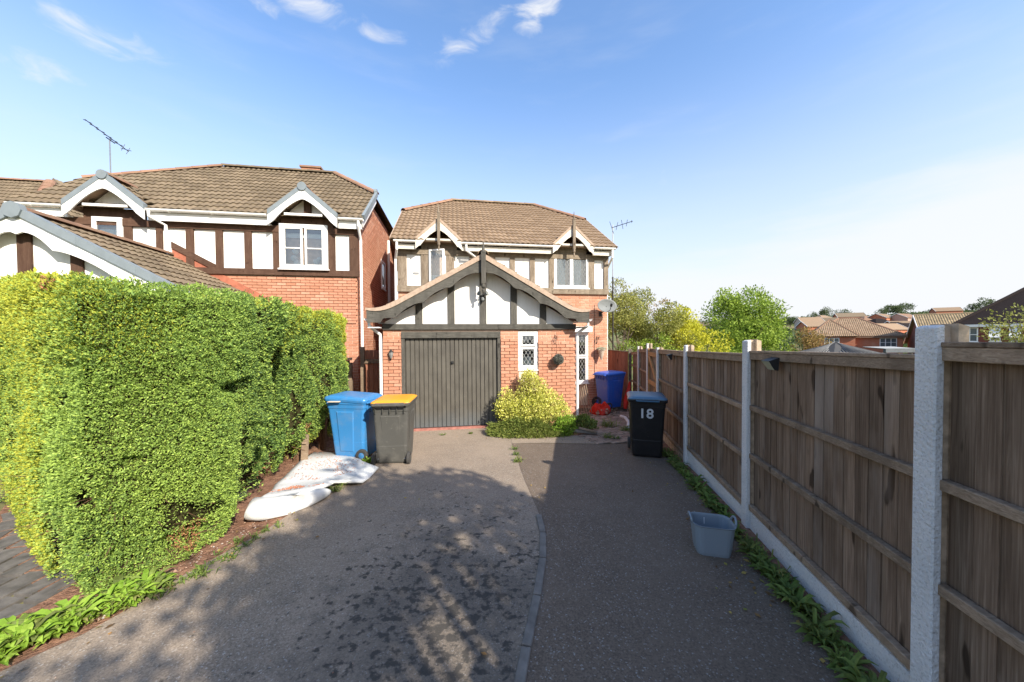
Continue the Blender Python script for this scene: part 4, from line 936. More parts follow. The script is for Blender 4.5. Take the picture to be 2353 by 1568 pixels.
# ------------------------------------------------------------------ boundary fence
FD = Vector((.1915, 1, 0)).normalized(); FP = Vector((FD.y, -FD.x, 0))         # along fence, and away from the drive
def FL(y, off=0.0, z=0.0): return Vector((fence_x(y), y, z)) + FP * off
PY = [-4.05, -2.1, -.22, 1.645, 3.43, 5.38, 7.30, 8.38, 9.67, 11.07]
PT = [2.0, 2.0, 1.98, 1.93, 1.85, 1.76, 1.67, 1.74, 1.64, 1.52]
fen = thing('boundary_fence', 'long weathered brown closeboard fence with white painted concrete posts along the driveway', 'fence', (fence_x(3.4), 3.4, 0)); ORG[fen.name] = (fence_x(3.4), 3.4, 0)
def quadbox(m, base, a, b, h0, h1, w0, w1): pass
for i, y in enumerate(PY):
    zb = gz(0, y) - .25 - (.06 if 4 < y < 7 else 0); m = MB(); ctr = FL(y); c = PT[i]
    hw = .053; dp = .12
    def pr(off0, off1, z0, z1, mm=m, ta=0, tb=0):
        a = [ctr - FD * hw + FP * off0, ctr + FD * hw + FP * off0, ctr + FD * hw + FP * off1, ctr - FD * hw + FP * off1]
        mm.add([Vector((q.x, q.y, z0)) for q in a] + [Vector((q.x, q.y, z1 + (ta if k in (0, 1) else tb))) for k, q in enumerate(a)], [(0, 3, 2, 1), (4, 5, 6, 7), (0, 1, 5, 4), (1, 2, 6, 5), (2, 3, 7, 6), (3, 0, 4, 7)])
    if i < 9:
        pr(0, .038, zb, c, ta=-.012, tb=.0)
        # the web of the H and the far flange
        a = ctr + FP * .038; b = ctr + FP * .085
        m2 = MB(); hh = .02
        for (o0, o1, hw_) in ((.0385, .0845, .02), (.085, .125, hw)):
            q = [ctr - FD * hw_ + FP * o0, ctr + FD * hw_ + FP * o0, ctr + FD * hw_ + FP * o1, ctr - FD * hw_ + FP * o1]
            m2.add([Vector((w.x, w.y, zb)) for w in q] + [Vector((w.x, w.y, c + (.004 if k in (0, 1) else -.01))) for k, w in enumerate(q)], [(0, 3, 2, 1), (4, 5, 6, 7), (0, 1, 5, 4), (1, 2, 6, 5), (2, 3, 7, 6), (3, 0, 4, 7)])
        po = m.build('post', PAINTED, fen, bevel=.006); m2.build('post_flange', RAWC, po)
    else:
        MB().bar(ctr + Vector((0, 0, zb)), ctr + Vector((0, 0, c)), .09, .09, up=FD).build('post', BARK, fen)
def board_mesh():
    """feather-edged board, unit height 1"""
    return MB().add([(-.053, 0, 0), (.053, .004, 0), (.053, .010, 0), (-.053, .016, 0), (-.053, 0, 1), (.053, .004, 1), (.053, .010, 1), (-.053, .016, 1)], [(0, 3, 2, 1), (4, 5, 6, 7), (0, 1, 5, 4), (1, 2, 6, 5), (2, 3, 7, 6), (3, 0, 4, 7)]).mesh('board', BOARD)
BM = board_mesh(); fo = Vector(ORG[fen.name])
for i in range(len(PY) - 1):
    y0, y1 = PY[i] + .035, PY[i + 1] - .035
    if i == 6: continue            # the gate stands here
    gzz = gz(0, (y0 + y1) / 2) - (.05 if 4 < y0 < 7 else 0); t0 = {0: 1.88, 1: 1.87, 2: 1.86, 3: 1.79, 4: 1.715, 5: 1.662, 7: 1.60, 8: 1.50}[i]; t1 = {0: 1.88, 1: 1.87, 2: 1.85, 3: 1.745, 4: 1.668, 5: 1.632, 7: 1.56, 8: 1.42}[i]
    g0 = .17 + gzz
    A, B = FL(y0, .06), FL(y1, .06); Ln = (B - A).length; up = Vector((0, 0, 1))
    painted_ = i < 5
    MB().bar(FL(y0, .055, gzz + .02), FL(y1, .055, gzz + .02), .045, .30).build('gravel_board', PAINTED if painted_ else RAWC, fen, bevel=.004)
    zt = lambda t: t0 + (t1 - t0) * t
    for nm, zz, hh, oo, ww in (('rail', .05, .055, .045, .045), ('rail', .54, .05, .045, .042), ('rail', 1.03, .05, .045, .042)):
        MB().bar(FL(y0, oo, g0 + zz), FL(y1, oo, g0 + zz + random.uniform(-.01, .01)), ww, hh).build(nm, RAIL, fen, bevel=.004)
    MB().bar(FL(y0, .044, t0 - .055), FL(y1, .044, t1 - .055), .04, .062).build('top_rail', RAIL, fen, bevel=.003)
    MB().bar(FL(y0, .062, t0 - .012), FL(y1, .062, t1 - .012), .085, .022).build('capping', RAIL, fen, bevel=.003)
    nbd = round(Ln / .098); me_ = BM
    for k in range(nbd):
        t = (k + .5) / nbd; q = A.lerp(B, t); o = FP * (.012 + random.uniform(-.0015, .0015)); zb_ = g0 + .015; H_ = zt(t) - .02 - zb_
        M3 = Matrix((FD, FP, up)).transposed(); M = M3.to_4x4() @ Matrix.Rotation(random.uniform(-.004, .004), 4, 'Y') @ Matrix.Diagonal((1, 1, H_, 1)); M.translation = q + o + up * zb_ - fo
        inst('board', BM, fen, M)
# gate in the fence
ga = thing('garden_gate', 'narrow timber gate with orange diagonal brace set into the fence behind the numbered bin', 'gate', tuple(FL(7.85, .05, -.15))); ORG[ga.name] = tuple(FL(7.85, .05, -.15))
for k in range(10):
    q = FL(7.42 + k * .1, .07); MB().bar(q + Vector((0, 0, -.1)), q + Vector((0, 0, 1.62)), .018, .095, up=FD).build('board', BOARD, ga)
MB().bar(FL(7.38, .04, -.05), FL(7.38, .04, 1.62), .05, .07, up=FD).build('stile', ORANGEW, ga); MB().bar(FL(8.28, .04, -.05), FL(8.28, .04, 1.62), .05, .07, up=FD).build('stile', ORANGEW, ga)
for z in (.1, .85, 1.5): MB().bar(FL(7.42, .035, z), FL(8.25, .035, z), .045, .09).build('ledge', ORANGEW, ga)
MB().bar(FL(7.45, .03, .95), FL(8.2, .03, 1.45), .04, .09).build('brace', ORANGEW, ga); MB().bar(FL(8.2, .03, .2), FL(7.45, .03, .8), .04, .09).build('brace', ORANGEW, ga)
# fence at the end of the side path
ff = thing('end_fence', 'reddish stained board fence closing the side passage beside the house corner', 'fence', (3.2, 11.7, -.2)); ORG[ff.name] = (3.2, 11.7, -.2)
a, b = Vector((2.55, 12.6, 0)), Vector((3.72, 11.15, 0)); dd = (b - a).normalized(); nn = 16
for k in range(nn):
    q = a.lerp(b, (k + .5) / nn); MB().bar(q + Vector((0, 0, -.25)), q + Vector((0, 0, 1.52 - .10 * (k / nn) + random.uniform(-.01, .01))), .02, (b - a).length / nn - .006, up=dd).build('board', REDW, ff)
MB().bar(a + Vector((0, 0, 1.53)), b + Vector((0, 0, 1.43)), .07, .025).build('capping', RAIL, ff); MB().bar(a + Vector((.03, .03, .4)), b + Vector((.03, .03, .4)), .05, .07).build('rail', RAIL, ff)

# side gate between the two houses
sg = thing('side_gate', 'brown timber gate between the two brick houses behind the blue bin', 'gate', G(-.38, .9, -.18), PHI); ORG[sg.name] = (-.38, .9, -.18)
for k in range(5): pbox('board', REDW, sg, (-.60 + k * .1, .9, -.12), (-.507 + k * .1, .92, 1.62))
pbox('frame', RAIL, sg, (-.70, .88, -.18), (-.61, .96, 1.70)); pbox('ledge', RAIL, sg, (-.6, .865, 1.3), (-.1, .898, 1.4)); MB().lathe([(.022, 0), (.022, .04)], (-.2, .84, .85), 8, 'y').build('latch', BLACKM, sg)
# short neighbour fence between hedge and house
sf = thing('short_fence', 'short dark fence panel with pale capping between the hedge end and the neighbouring house', 'fence', G(-1.2, 1.2, -.18), PHI); ORG[sf.name] = (-1.2, 1.2, -.18)
for k in range(9): pbox('board', BOARD, sf, (-1.94 + k * .1, 1.25, -.15), (-1.845 + k * .1, 1.27, 1.36 + .0 * k))
pbox('post', RAIL, sf, (-2.05, 1.2, -.2), (-1.96, 1.3, 1.42)); pbox('post', RAIL, sf, (-1.08, 1.2, -.2), (-.99, 1.3, 1.30)); pbox('capping', RAIL, sf, (-2.0, 1.2, 1.37), (-1.0, 1.32, 1.42)); pbox('rail', RAIL, sf, (-1.95, 1.2, .3), (-1.08, 1.245, .38))

# ------------------------------------------------------------------ hedge
hg = thing('conifer_hedge', 'tall clipped conifer hedge, golden at its near end, beside the driveway', 'hedge', (-4, 4.5, -.05)); ORG[hg.name] = (-4, 4.5, -.05)
HP = [(-7.4, 4.75), (-6.2, 4.0), (-5.1, 3.50), (-4.2, 3.0), (-3.62, 2.66), (-3.08, 2.47), (-2.74, 2.86), (-2.66, 3.32), (-2.88, 3.8), (-3.10, 4.5), (-3.28, 5.3), (-3.40, 6.2), (-3.46, 7.0), (-3.62, 7.45), (-4.1, 7.6), (-4.6, 7.3), (-4.9, 6.4), (-5.3, 6.0), (-7.2, 6.4)]
hp = np.array(HP + [HP[0]]); seg = np.diff(hp, axis=0); sl = np.linalg.norm(seg, axis=1); cum = np.concatenate([[0], np.cumsum(sl)])
def hedge_pt(s, z):
    i = np.clip(np.searchsorted(cum, s, side='right') - 1, 0, len(seg) - 1); t = (s - cum[i]) / sl[i]; P2 = hp[i] + seg[i] * t[:, None]
    tn = seg[i] / sl[i][:, None]
    # smooth normals
    j = np.clip(np.where(t > .5, i + 1, i - 1), 0, len(seg) - 1); w = np.abs(t - .5)[:, None]; tj = seg[j] / sl[j][:, None]; tn = tn * (1 - w) + tj * w; tn /= np.linalg.norm(tn, axis=1)[:, None]
    nr = np.stack([tn[:, 1], -tn[:, 0]], 1)
    drive = np.clip((s - cum[7]) / .35, 0, 1) * np.clip((cum[13] - s) / .3, 0, 1)          # along the driveway the trees stand as columns
    inset = (.09 + .14 * drive) * np.clip(1 - z / .9, 0, 1) ** 1.4 + .10 * np.clip((z - 2.2) / .16, 0, 1) ** 2 + drive * .10 * np.clip(1 - z / .9, 0, 1)
    ph = s * 2 * math.pi / .66 + 2.2 * vnoise(np.stack([s * 0, s * 0, z], 1), 1.1)
    col = drive * .55 * (np.abs(np.sin(ph / 2)) ** .5 - .86)
    P3 = np.stack([P2[:, 0], P2[:, 1], z], 1)
    big = (vnoise(P3, 1.3) - .5) * (.13 + .2 * drive) + (vnoise(P3, 3.1) - .5) * (.07 + .1 * drive)
    off = -inset + col + big
    P3[:, :2] += nr * off[:, None]; P3[:, 2] *= 1 + .035 * np.clip(-3.1 - P3[:, 0], 0, 3); N3 = np.concatenate([nr, np.zeros((len(s), 1))], 1); N3[:, 2] += np.clip((z - 2.1) * 3, 0, 1)
    return P3, N3, drive
HH = 2.36
hol = []
def hedge_leaves(n, s0, s1, ln, wd):
    s = rng.uniform(s0, s1, n); z = rng.uniform(0.02, HH, n); P3, N3, drive = hedge_pt(s, z)
    fine = (vnoise(P3, 30) - .5) * .06 + (vnoise(P3, 13) - .5) * (.045 + .05 * drive)
    fine = fine - .11 * np.clip((vnoise(P3, 4.2) - .70) * 8, 0, 1) * (.4 + .6 * (z < 1.7))
    P3 = P3 + N3 * (fine + rng.normal(0, .012, n))[:, None]
    thin = np.clip(1 - z / .55, 0, 1) * (.25 + .75 * drive); holes = (vnoise(P3, 2.6) > .72 - .25 * np.clip(1 - z / 1.0, 0, 1))
    keep = (rng.random(n) > thin * .45 * drive) & ~(holes & (z < 1.3) & (rng.random(n) < .9)); P3, N3, z, drive = P3[keep], N3[keep], z[keep], drive[keep]
    d = N3 * .9 + np.array([0, 0, .55]); V, F_ = leaves(P3, d, ln, wd, .8)
    g = vnoise(P3, 1.1) * .6 + rng.random(len(P3)) * .35
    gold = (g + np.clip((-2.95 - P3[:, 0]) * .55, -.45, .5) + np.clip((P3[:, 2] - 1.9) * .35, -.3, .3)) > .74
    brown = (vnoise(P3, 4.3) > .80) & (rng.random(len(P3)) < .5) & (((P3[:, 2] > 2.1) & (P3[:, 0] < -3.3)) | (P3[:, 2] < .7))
    mi = np.where(brown, 2, np.where(gold & (rng.random(len(P3)) < .8), 1, np.where(rng.random(len(P3)) < .02 + .5 * drive * np.clip(1.5 - P3[:, 2] * .45, .3, 1) + .10 * (vnoise(P3, 1.9) > .62), 3, 0))); return V, F_, mi  # slot of dark leaves favours the drive side, painting in shade between columns
parts_ = [hedge_leaves(330000, cum[1], cum[8], .021, .0105), hedge_leaves(150000, cum[8], cum[14], .034, .016), hedge_leaves(9000, cum[14], cum[19] if len(cum) > 19 else cum[-1], .11, .05)]
# top
n = 26000; tx = rng.uniform(-7.2, -2.8, n); ty = rng.uniform(2.3, 7.6, n); ins = np.array([inpoly(a, b, [(q[0] * .985 - .05, q[1]) for q in HP]) for a, b in zip(tx, ty)]); tx, ty = tx[ins], ty[ins]
P3 = np.stack([tx, ty, HH * (1 + .035 * np.clip(-3.1 - tx, 0, 3)) - .04], 1); P3[:, 2] += (vnoise(P3, 2.5) - .5) * .12 + rng.normal(0, .02, len(tx)) - .03
V, F_ = leaves(P3, np.tile([0, 0, 1.], (len(tx), 1)), .05, .02, .7); parts_.append((V, F_, np.where(vnoise(P3, 1.2) > .55, 1, 0)))
Vs, Fs, Ms, o_ = [], [], [], 0
for V, F_, mi in parts_: Vs.append(V); Fs.append(F_ + o_); Ms.append(mi); o_ += len(V)
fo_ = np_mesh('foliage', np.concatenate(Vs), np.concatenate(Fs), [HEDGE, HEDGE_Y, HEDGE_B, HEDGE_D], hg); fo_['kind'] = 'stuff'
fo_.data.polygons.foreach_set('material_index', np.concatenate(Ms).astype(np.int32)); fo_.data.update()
# dense inner body
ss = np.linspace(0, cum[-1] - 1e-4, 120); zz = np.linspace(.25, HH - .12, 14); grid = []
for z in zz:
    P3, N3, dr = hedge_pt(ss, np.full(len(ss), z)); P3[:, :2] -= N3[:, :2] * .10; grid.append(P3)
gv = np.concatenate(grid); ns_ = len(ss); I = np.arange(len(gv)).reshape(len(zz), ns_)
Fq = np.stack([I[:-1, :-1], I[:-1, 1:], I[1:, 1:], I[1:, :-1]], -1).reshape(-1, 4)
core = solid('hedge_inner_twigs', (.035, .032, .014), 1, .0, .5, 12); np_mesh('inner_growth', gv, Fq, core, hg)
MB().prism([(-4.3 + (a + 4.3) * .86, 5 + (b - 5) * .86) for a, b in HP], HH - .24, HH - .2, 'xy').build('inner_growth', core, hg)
for k in range(7):
    t = k / 6; x = -3.5 - .0 * k - .25 * t; y = 2.95 + 4.2 * t
    for q in range(3):
        ax, ay = x + random.uniform(-.15, .25), y + random.uniform(-.2, .2)
        MB().tube([(ax, ay, -.2), (ax + random.uniform(-.05, .1), ay + random.uniform(-.1, .1), .5), (ax + random.uniform(-.1, .25), ay + random.uniform(-.2, .2), 1.2)], [.045, .035, .02], 6).build('stem', TWIG, hg)
tw = MB()
for k in range(260):
    s = np.array([random.uniform(cum[3], cum[13])]); z = np.array([random.uniform(.05, .8)]); P3, N3, _ = hedge_pt(s, z); q = Vector(P3[0]) - Vector(N3[0]) * .16
    tw.tube([q, q + Vector(N3[0]) * random.uniform(.1, .22) + Vector((random.uniform(-.1, .1), random.uniform(-.1, .1), random.uniform(-.1, .12)))], [.006, .002], 4)
tw.build('twigs', TWIG, hg, kind='stuff')
st = thing('timber_stake', 'pale broken timber stake standing against the hedge foot behind the white foam', 'stake', (-3.35, 5.55, -.1)); ORG[st.name] = (-3.35, 5.55, -.1)
MB().bar((-3.35, 5.55, -.15), (-3.33, 5.57, .36), .03, .10, up=(1, 0, 0)).build('board', RAIL, st); MB().bar((-3.33, 5.53, .22), (-3.33, 5.53, .25), .02, .06, up=(1, 0, 0)).build('split', RAIL, st)

# ------------------------------------------------------------------ trees and shrubs
def tree(name, label, cat, x, y, zb, trunk_h, blobs, mats, n, ls, wdt=.55, trunk_r=.12, group=None, flop=.8, lean=(0, 0), inner=.35, limbs=9, tip=.0):
    o = thing(name, label, cat, (x, y, zb), 0, group); ORG[o.name] = (x, y, zb); top = Vector((x + lean[0], y + lean[1], zb + trunk_h))
    m = MB().tube([(x, y, zb - .2), (x + lean[0] * .4, y + lean[1] * .4, zb + trunk_h * .5), top], [trunk_r, trunk_r * .8, trunk_r * .6], 8)
    m.build('trunk', BARK, o)
    bs = np.array([b[:3] for b in blobs]); 
    lm = MB()
    for k in range(min(limbs, 60)):
        b = blobs[k % len(blobs)]; e = Vector((x + b[0], y + b[1], zb + b[2])) + Vector((random.uniform(-.7, .7) * b[3], random.uniform(-.7, .7) * b[3], random.uniform(-.3, .9) * b[3])); s_ = Vector((x + lean[0] * .7, y + lean[1] * .7, zb + trunk_h * random.uniform(.55, 1))); md = s_.lerp(e, .5) + Vector((random.uniform(-.1, .1), random.uniform(-.1, .1), .12)) * b[3]
        lm.tube([s_, md, e], [trunk_r * .45, trunk_r * .25, trunk_r * .07], 5)
    lm.build('branches', BARK, o)
    vol = np.array([b[3] ** 2 for b in blobs]); cnt = (n * vol / vol.sum()).astype(int); Vs, Fs, Ms, oo = [], [], [], 0
    for b, c in zip(blobs, cnt):
        d = rng.normal(0, 1, (c, 3)); d /= np.linalg.norm(d, axis=1)[:, None]; r = (inner + (1 - inner) * rng.random(c) ** .45) * b[3]
        q = d * r[:, None] * np.array([1, 1, b[4] if len(b) > 4 else .9]); 
        q = q * (1 + .55 * (vnoise(d * 2.2 + np.array(b[:3]), 1.3) - .5))[:, None] + np.array([x + b[0], y + b[1], zb + b[2]])
        cl = vnoise(q, 1.1 / max(.25, ls * 6)); keep = rng.random(c) < np.clip((cl - .28) * 3.2, .05, 1); q, d2 = q[keep], d[keep]
        V, F_ = leaves(q, d2 * .7 + np.array([0, 0, .1]), ls, ls * wdt, flop); Vs.append(V); Fs.append(F_ + oo); oo += len(V)
        Ms.append(np.full(len(F_), min(b[5] if len(b) > 5 else 0, len(mats) - 1)))
    f = np_mesh('crown', np.concatenate(Vs), np.concatenate(Fs), mats, o); f['kind'] = 'stuff'; f.data.polygons.foreach_set('material_index', np.concatenate(Ms).astype(np.int32)); f.data.update(); return o
def cloud(c, r, k, br, sq=.8, m=0):
    out = []
    for _ in range(k):
        d = Vector((random.gauss(0, 1), random.gauss(0, 1), random.gauss(0, .8))).normalized(); q = random.uniform(.45, 1) * r
        out.append((c[0] + d.x * q, c[1] + d.y * q, c[2] + d.z * q * sq, br * random.uniform(.7, 1.2), .85, m))
    return out
tree('maple_tree', 'rounded bright green tree standing alone beyond the fence', 'tree', 14.9, 22, -2.6, 3.2, cloud((-.1, 0, 5.1), 2.1, 20, 1.25, .95) + cloud((-1.8, -.3, 4.0), 1.0, 5, .8) + cloud((1.5, 0, 4.2), 1.2, 6, .8), [LG], 44000, .15, trunk_r=.22)
tree('maple_tree', 'low green tree under the left side of the rounded bright green tree', 'tree', 11.9, 20, -2.4, 1.6, cloud((0, 0, 2.7), 1.2, 9, .75, .6), [LG], 11000, .13, trunk_r=.14)
tree('birch_tree', 'tall pale olive tree directly beside the house corner, beyond the end fence', 'tree', 5.3, 16.8, -1.2, 2.6, cloud((0, 0, 3.9), 1.5, 12, .85, 1.15), [LO], 20000, .10, trunk_r=.12)
tree('hawthorn_tree', 'olive and brown autumn tree in the middle of the group behind the side passage', 'tree', 7.3, 17.5, -1.4, 2.2, cloud((0, 0, 3.3), 1.5, 13, .8, .9) + cloud((.3, 0, 4.3), .9, 5, .5, .7, 1), [LO, LOB], 22000, .10, trunk_r=.12)
tree('hawthorn_tree', 'dark green undergrowth tree low behind the olive trees', 'tree', 6.3, 15.6, -1.2, 1.2, cloud((0, 0, 2.1), 1.3, 10, .65, .6), [LG], 12000, .09, trunk_r=.1)
tree('acer_tree', 'vivid yellow leaved tree at the right end of the tree group', 'tree', 8.9, 17.0, -1.5, 1.7, cloud((0, 0, 3.2), 1.15, 13, .7, .95) + cloud((-.7, 0, 4.4), .6, 5, .45, .8), [LY], 16000, .11, trunk_r=.1)
tree('rowan_tree', 'small reddish brown tree with bare branches right of the rounded green tree', 'tree', 16.9, 20, -2.3, 2.4, cloud((0, 0, 3.7), 1.0, 8, .6, .8), [LOB], 5500, .10, trunk_r=.1, limbs=30)
tree('garden_tree', 'leafy branches with pale olive leaves in front of the dark roofed house', 'tree', 15.6, 10.4, -1.6, 2.2, cloud((0, 0, 3.3), 1.25, 10, .6, .6), [LO], 6500, .085, trunk_r=.08, limbs=26)
# the tree behind the camera whose shadow falls on the driveway
tree('street_tree', 'broadleaf tree behind the viewpoint that shades the driveway', 'tree', 4.0, -3.2, -.1, 3.4, cloud((-.35, 1.45, 5.0), 1.12, 13, .48, .85) + cloud((-.8, -.75, 5.0), 1.15, 12, .55, .8) + cloud((-.2, -1.6, 4.8), .9, 6, .5, .7), [LG], 26000, .15, trunk_r=.16, limbs=40, inner=.2)

def hump(name, label, cat, x, y, zb, rx, ry, h, n, ls, mats, mix, seed=0, up=.6, group=None, parentname=None, wdt=.5, flop=.7):
    o = thing(name, label, cat, (x, y, zb), 0, group); ORG[o.name] = (x, y, zb)
    d = rng.normal(0, 1, (n, 3)); d[:, 2] = np.abs(d[:, 2]); d /= np.linalg.norm(d, axis=1)[:, None]; r = .45 + .55 * rng.random(n) ** .5
    q = d * r[:, None]; q *= (1 + .5 * (vnoise(d * 2.5 + seed, 1.5) - .5))[:, None]; q = q * np.array([rx, ry, h]) + np.array([x, y, zb])
    V, F_ = leaves(q, d + np.array([0, 0, up]), ls, ls * wdt, flop); mi = np.clip((mix(q) > rng.random(n)).astype(int), 0, len(mats) - 1)
    f = np_mesh('foliage', V, F_, mats, o); f['kind'] = 'stuff'; f.data.polygons.foreach_set('material_index', mi.astype(np.int32)); f.data.update()
    m = MB()
    for k in range(26):
        t = Vector((random.gauss(0, 1), random.gauss(0, 1), abs(random.gauss(0, 1)) + .5)).normalized(); e = Vector((x + t.x * rx * .9, y + t.y * ry * .9, zb + t.z * h * .95)); m.tube([(x + t.x * .1, y + t.y * .1, zb - .05), e], [.012, .003], 4)
    m.build('stems', TWIG, o, kind='stuff'); return o
sh = thing('variegated_shrub', 'yellow variegated shrub growing against the garage wall under the small window', 'shrub', (.35, 7.75, -.18)); ORG[sh.name] = (.35, 7.75, -.18)
Vs, Fs, oo = [], [], 0
for (bx, by, bz, rx, ry, rz_, c) in [(.35, 7.72, .30, .55, .36, .42, 5200), (.45, 7.78, .68, .34, .26, .38, 2600), (.75, 7.72, .38, .42, .30, .35, 3000), (.02, 7.68, .30, .42, .26, .32, 2400), (.36, 7.80, .95, .17, .14, .26, 800), (1.08, 7.7, .2, .22, .22, .28, 900), (-.12, 7.72, .5, .2, .16, .3, 700)]:
    d = rng.normal(0, 1, (c, 3)); d /= np.linalg.norm(d, axis=1)[:, None]; q = d * (.35 + .65 * rng.random(c) ** .6)[:, None] * (1 + .5 * (vnoise(d * 3 + bx, 1.5) - .5))[:, None] * np.array([rx, ry, rz_]) + np.array([bx, by, bz])
    V, F_ = leaves(q, d + np.array([0, -.1, .3]), .045, .030, .8); Vs.append(V); Fs.append(F_ + oo); oo += len(V)
np_mesh('foliage', np.concatenate(Vs), np.concatenate(Fs), LVAR, sh, kind='stuff')
m = MB()
for k in range(70):
    t = Vector((random.gauss(0, 1), random.gauss(0, .5), abs(random.gauss(0, 1)) + .8)).normalized(); e = Vector((.38 + t.x * .8, 7.72 + t.y * .4, -.1 + t.z * 1.15)); m.tube([(.38 + t.x * .15, 7.76, -.15), e], [.010, .003], 4)
m.build('stems', TWIG, sh, kind='stuff')
ju = thing('juniper', 'low feathery green juniper spreading under the yellow shrub', 'shrub', (.4, 7.35, -.18)); ORG[ju.name] = (.4, 7.35, -.18)
n = 9000; a = rng.uniform(-1, 1, n); tt = rng.random(n); q = np.stack([.35 + a * .85, 7.55 - np.sqrt(np.clip(1 - a * a * .8, 0, 1)) * .42 * tt + rng.normal(0, .03, n), -.16 + (.32 - .18 * a * a) * (.6 + .8 * vnoise(np.stack([a * 3, tt * 2, a * 0], 1), 1.7)) * (1 - tt ** 1.6) * rng.random(n) ** .4], 1)
dd_ = np.stack([a * .8, -.9 + 0 * a, .25 + 0 * a], 1); V, F_ = leaves(q, dd_, .10, .014, .45); np_mesh('foliage', V, F_, LJUN, ju, kind='stuff')
MB().tube([(.1, 7.6, -.15), (-.2, 7.3, -.05)], [.02, .006], 5).tube([(.4, 7.6, -.15), (.5, 7.25, -.02)], [.02, .006], 5).tube([(.7, 7.6, -.15), (1.0, 7.35, -.05)], [.02, .006], 5).build('stems', TWIG, ju)
hump('bright_shrub', 'fresh green leafy clump at the right foot of the yellow shrub', 'shrub', 1.12, 7.42, -.17, .26, .22, .38, 2200, .045, [LWEEDY], lambda q: 0 * q[:, 0], 3)
mo = bpy.data.meshes.new('x')
sm = thing('planting_mound', 'small mound of soil and rubble at the garage corner', 'soil mound', (1.3, 7.75, -.18)); ORG[sm.name] = (1.3, 7.75, -.18)
m = MB(); rgs = []
for (r_, h_) in ((1, 0), (.85, .10), (.55, .16), (.02, .18)): rgs.append([(1.33 + math.cos(t) * .50 * r_, 7.75 + math.sin(t) * .46 * r_, -.20 + h_ + random.uniform(-.012, .012)) for t in [2 * math.pi * k / 20 for k in range(20)]])
m.rings(rgs).build('soil_heap', SOIL, sm, smooth=True)
MB().bar((1.25, 7.38, -.08), (1.78, 7.30, -.12), .10, .05).build('stone', CONC, sm); MB().bar((1.4, 7.32, -.02), (1.75, 7.22, -.08), .04, .03).build('stick', RAIL, sm)
hump('weed_clump', 'dark weeds growing on the soil mound at the garage corner', 'weeds', 1.52, 7.6, -.08, .32, .25, .24, 1500, .06, [LWEED], lambda q: 0 * q[:, 0], 8)

# strap leaf weeds
def weed_leaf(m, c, az_, ln, wd, lift, seg=4):
    d = Vector((math.cos(az_), math.sin(az_), 0)); s_ = Vector((-d.y, d.x, 0)); v = []
    for i in range(seg + 1):
        t = i / seg; w = wd * (math.sin(math.pi * min(1, t * .86 + .12)) ** .8) * (1 + .25 * math.sin(i * 2.4 + az_)); zc = lift * math.sin(t * 2.1) * ln; q = c + d * ln * t + Vector((0, 0, zc))
        v += [q - s_ * w / 2 + Vector((0, 0, .012 * w / .04)), q, q + s_ * w / 2 + Vector((0, 0, .012 * w / .04))]
    f = []
    for i in range(seg):
        o = 3 * i; f += [(o, o + 1, o + 4, o + 3), (o + 1, o + 2, o + 5, o + 4)]
    m.add(v, f)
def rosette(m, x, y, z, r, n, wd=.035):
    for k in range(n): weed_leaf(m, Vector((x, y, z)), k * 2.4 + random.uniform(-.3, .3), r * random.uniform(.6, 1.15), wd * random.uniform(.7, 1.3), random.uniform(.15, .75))
m = MB()
for k in range(150):
    y = 5.9 - 4.6 * random.random(); x = fence_x(y) - .10 - abs(random.gauss(0, .05)); dens = 1 if (y < 3.6 or 4 < y < 4.5 or y > 5.1) else .45
    if random.random() > dens: continue
    big = (y < 2.5); rosette(m, x, y, gz(x, y), random.uniform(.07, .13) * (1.25 if big else 1), random.randint(6, 10), .034)
m.build('fence_weeds', LWEED, None); tag(bpy.data.objects['fence_weeds'], 'strip of dark green weeds growing along the foot of the fence', None, kind='stuff')
m = MB(); m3 = MB()
for k in range(330):
    t = random.random(); bx = -3.42 + .70 * t; by = 1.72 + .92 * t + random.gauss(0, .06)
    if t > .8 and random.random() < .6: continue
    (m if random.random() < .75 else m3).add(*(lambda q: (q.v, q.f))((lambda q: (rosette(q, bx + random.gauss(0, .07), by, .0, random.uniform(.07, .16), random.randint(5, 9), random.uniform(.022, .045)), q)[1])(MB())))
o = m.build('verge_weeds', LWEEDY, None); tag(o, 'bright green broadleaf weeds at the near foot of the hedge', None, kind='stuff')
o = m3.build('verge_weeds', LWEED, None); tag(o, 'darker green broadleaf weeds among the bright ones near the hedge', None, kind='stuff')
m = MB()
def tuft(m, x, y, r, n):
    for k in range(n): weed_leaf(m, Vector((x + random.gauss(0, r * .4), y + random.gauss(0, r * .3), gz(x, y))), random.uniform(0, 6.28), r * random.uniform(.5, 1.1), .012, random.uniform(.3, 1.1), 2)
for (x, y, r, n) in [(.03, 6.3, .07, 30), (.06, 5.95, .07, 30), (.085, 5.55, .09, 46), (-2.25, 4.35, .10, 50), (-.9, 7.5, .06, 30), (-.4, 7.55, .08, 40), (-1.5, 7.4, .06, 24), (1.95, 7.05, .13, 60), (2.1, 7.0, .08, 30), (1.8, 8.3, .15, 70), (2.2, 8.0, .2, 90), (2.5, 7.6, .15, 70), (-2.45, 2.95, .07, 24), (-2.55, 3.2, .06, 20), (-2.5, 2.75, .08, 30)]: tuft(m, x, y, r, n)
for k in range(46):
    y = random.uniform(1.3, 6.2); tuft(m, fence_x(y) - .07 - abs(random.gauss(0, .05)), y, random.uniform(.05, .11), 16)
for k in range(40):
    t = random.random(); tuft(m, -3.42 + .7 * t + random.gauss(.05, .06), 1.72 + .92 * t, random.uniform(.05, .12), 16)
for k in range(26): tuft(m, -2.62 + .22 * (k / 26) + random.gauss(0, .03), 2.5 + k * .04, .05, 7)
o = m.build('grass_tufts', LWEED, None); tag(o, 'small grass tufts in the joints and edges of the driveway', None, kind='stuff')
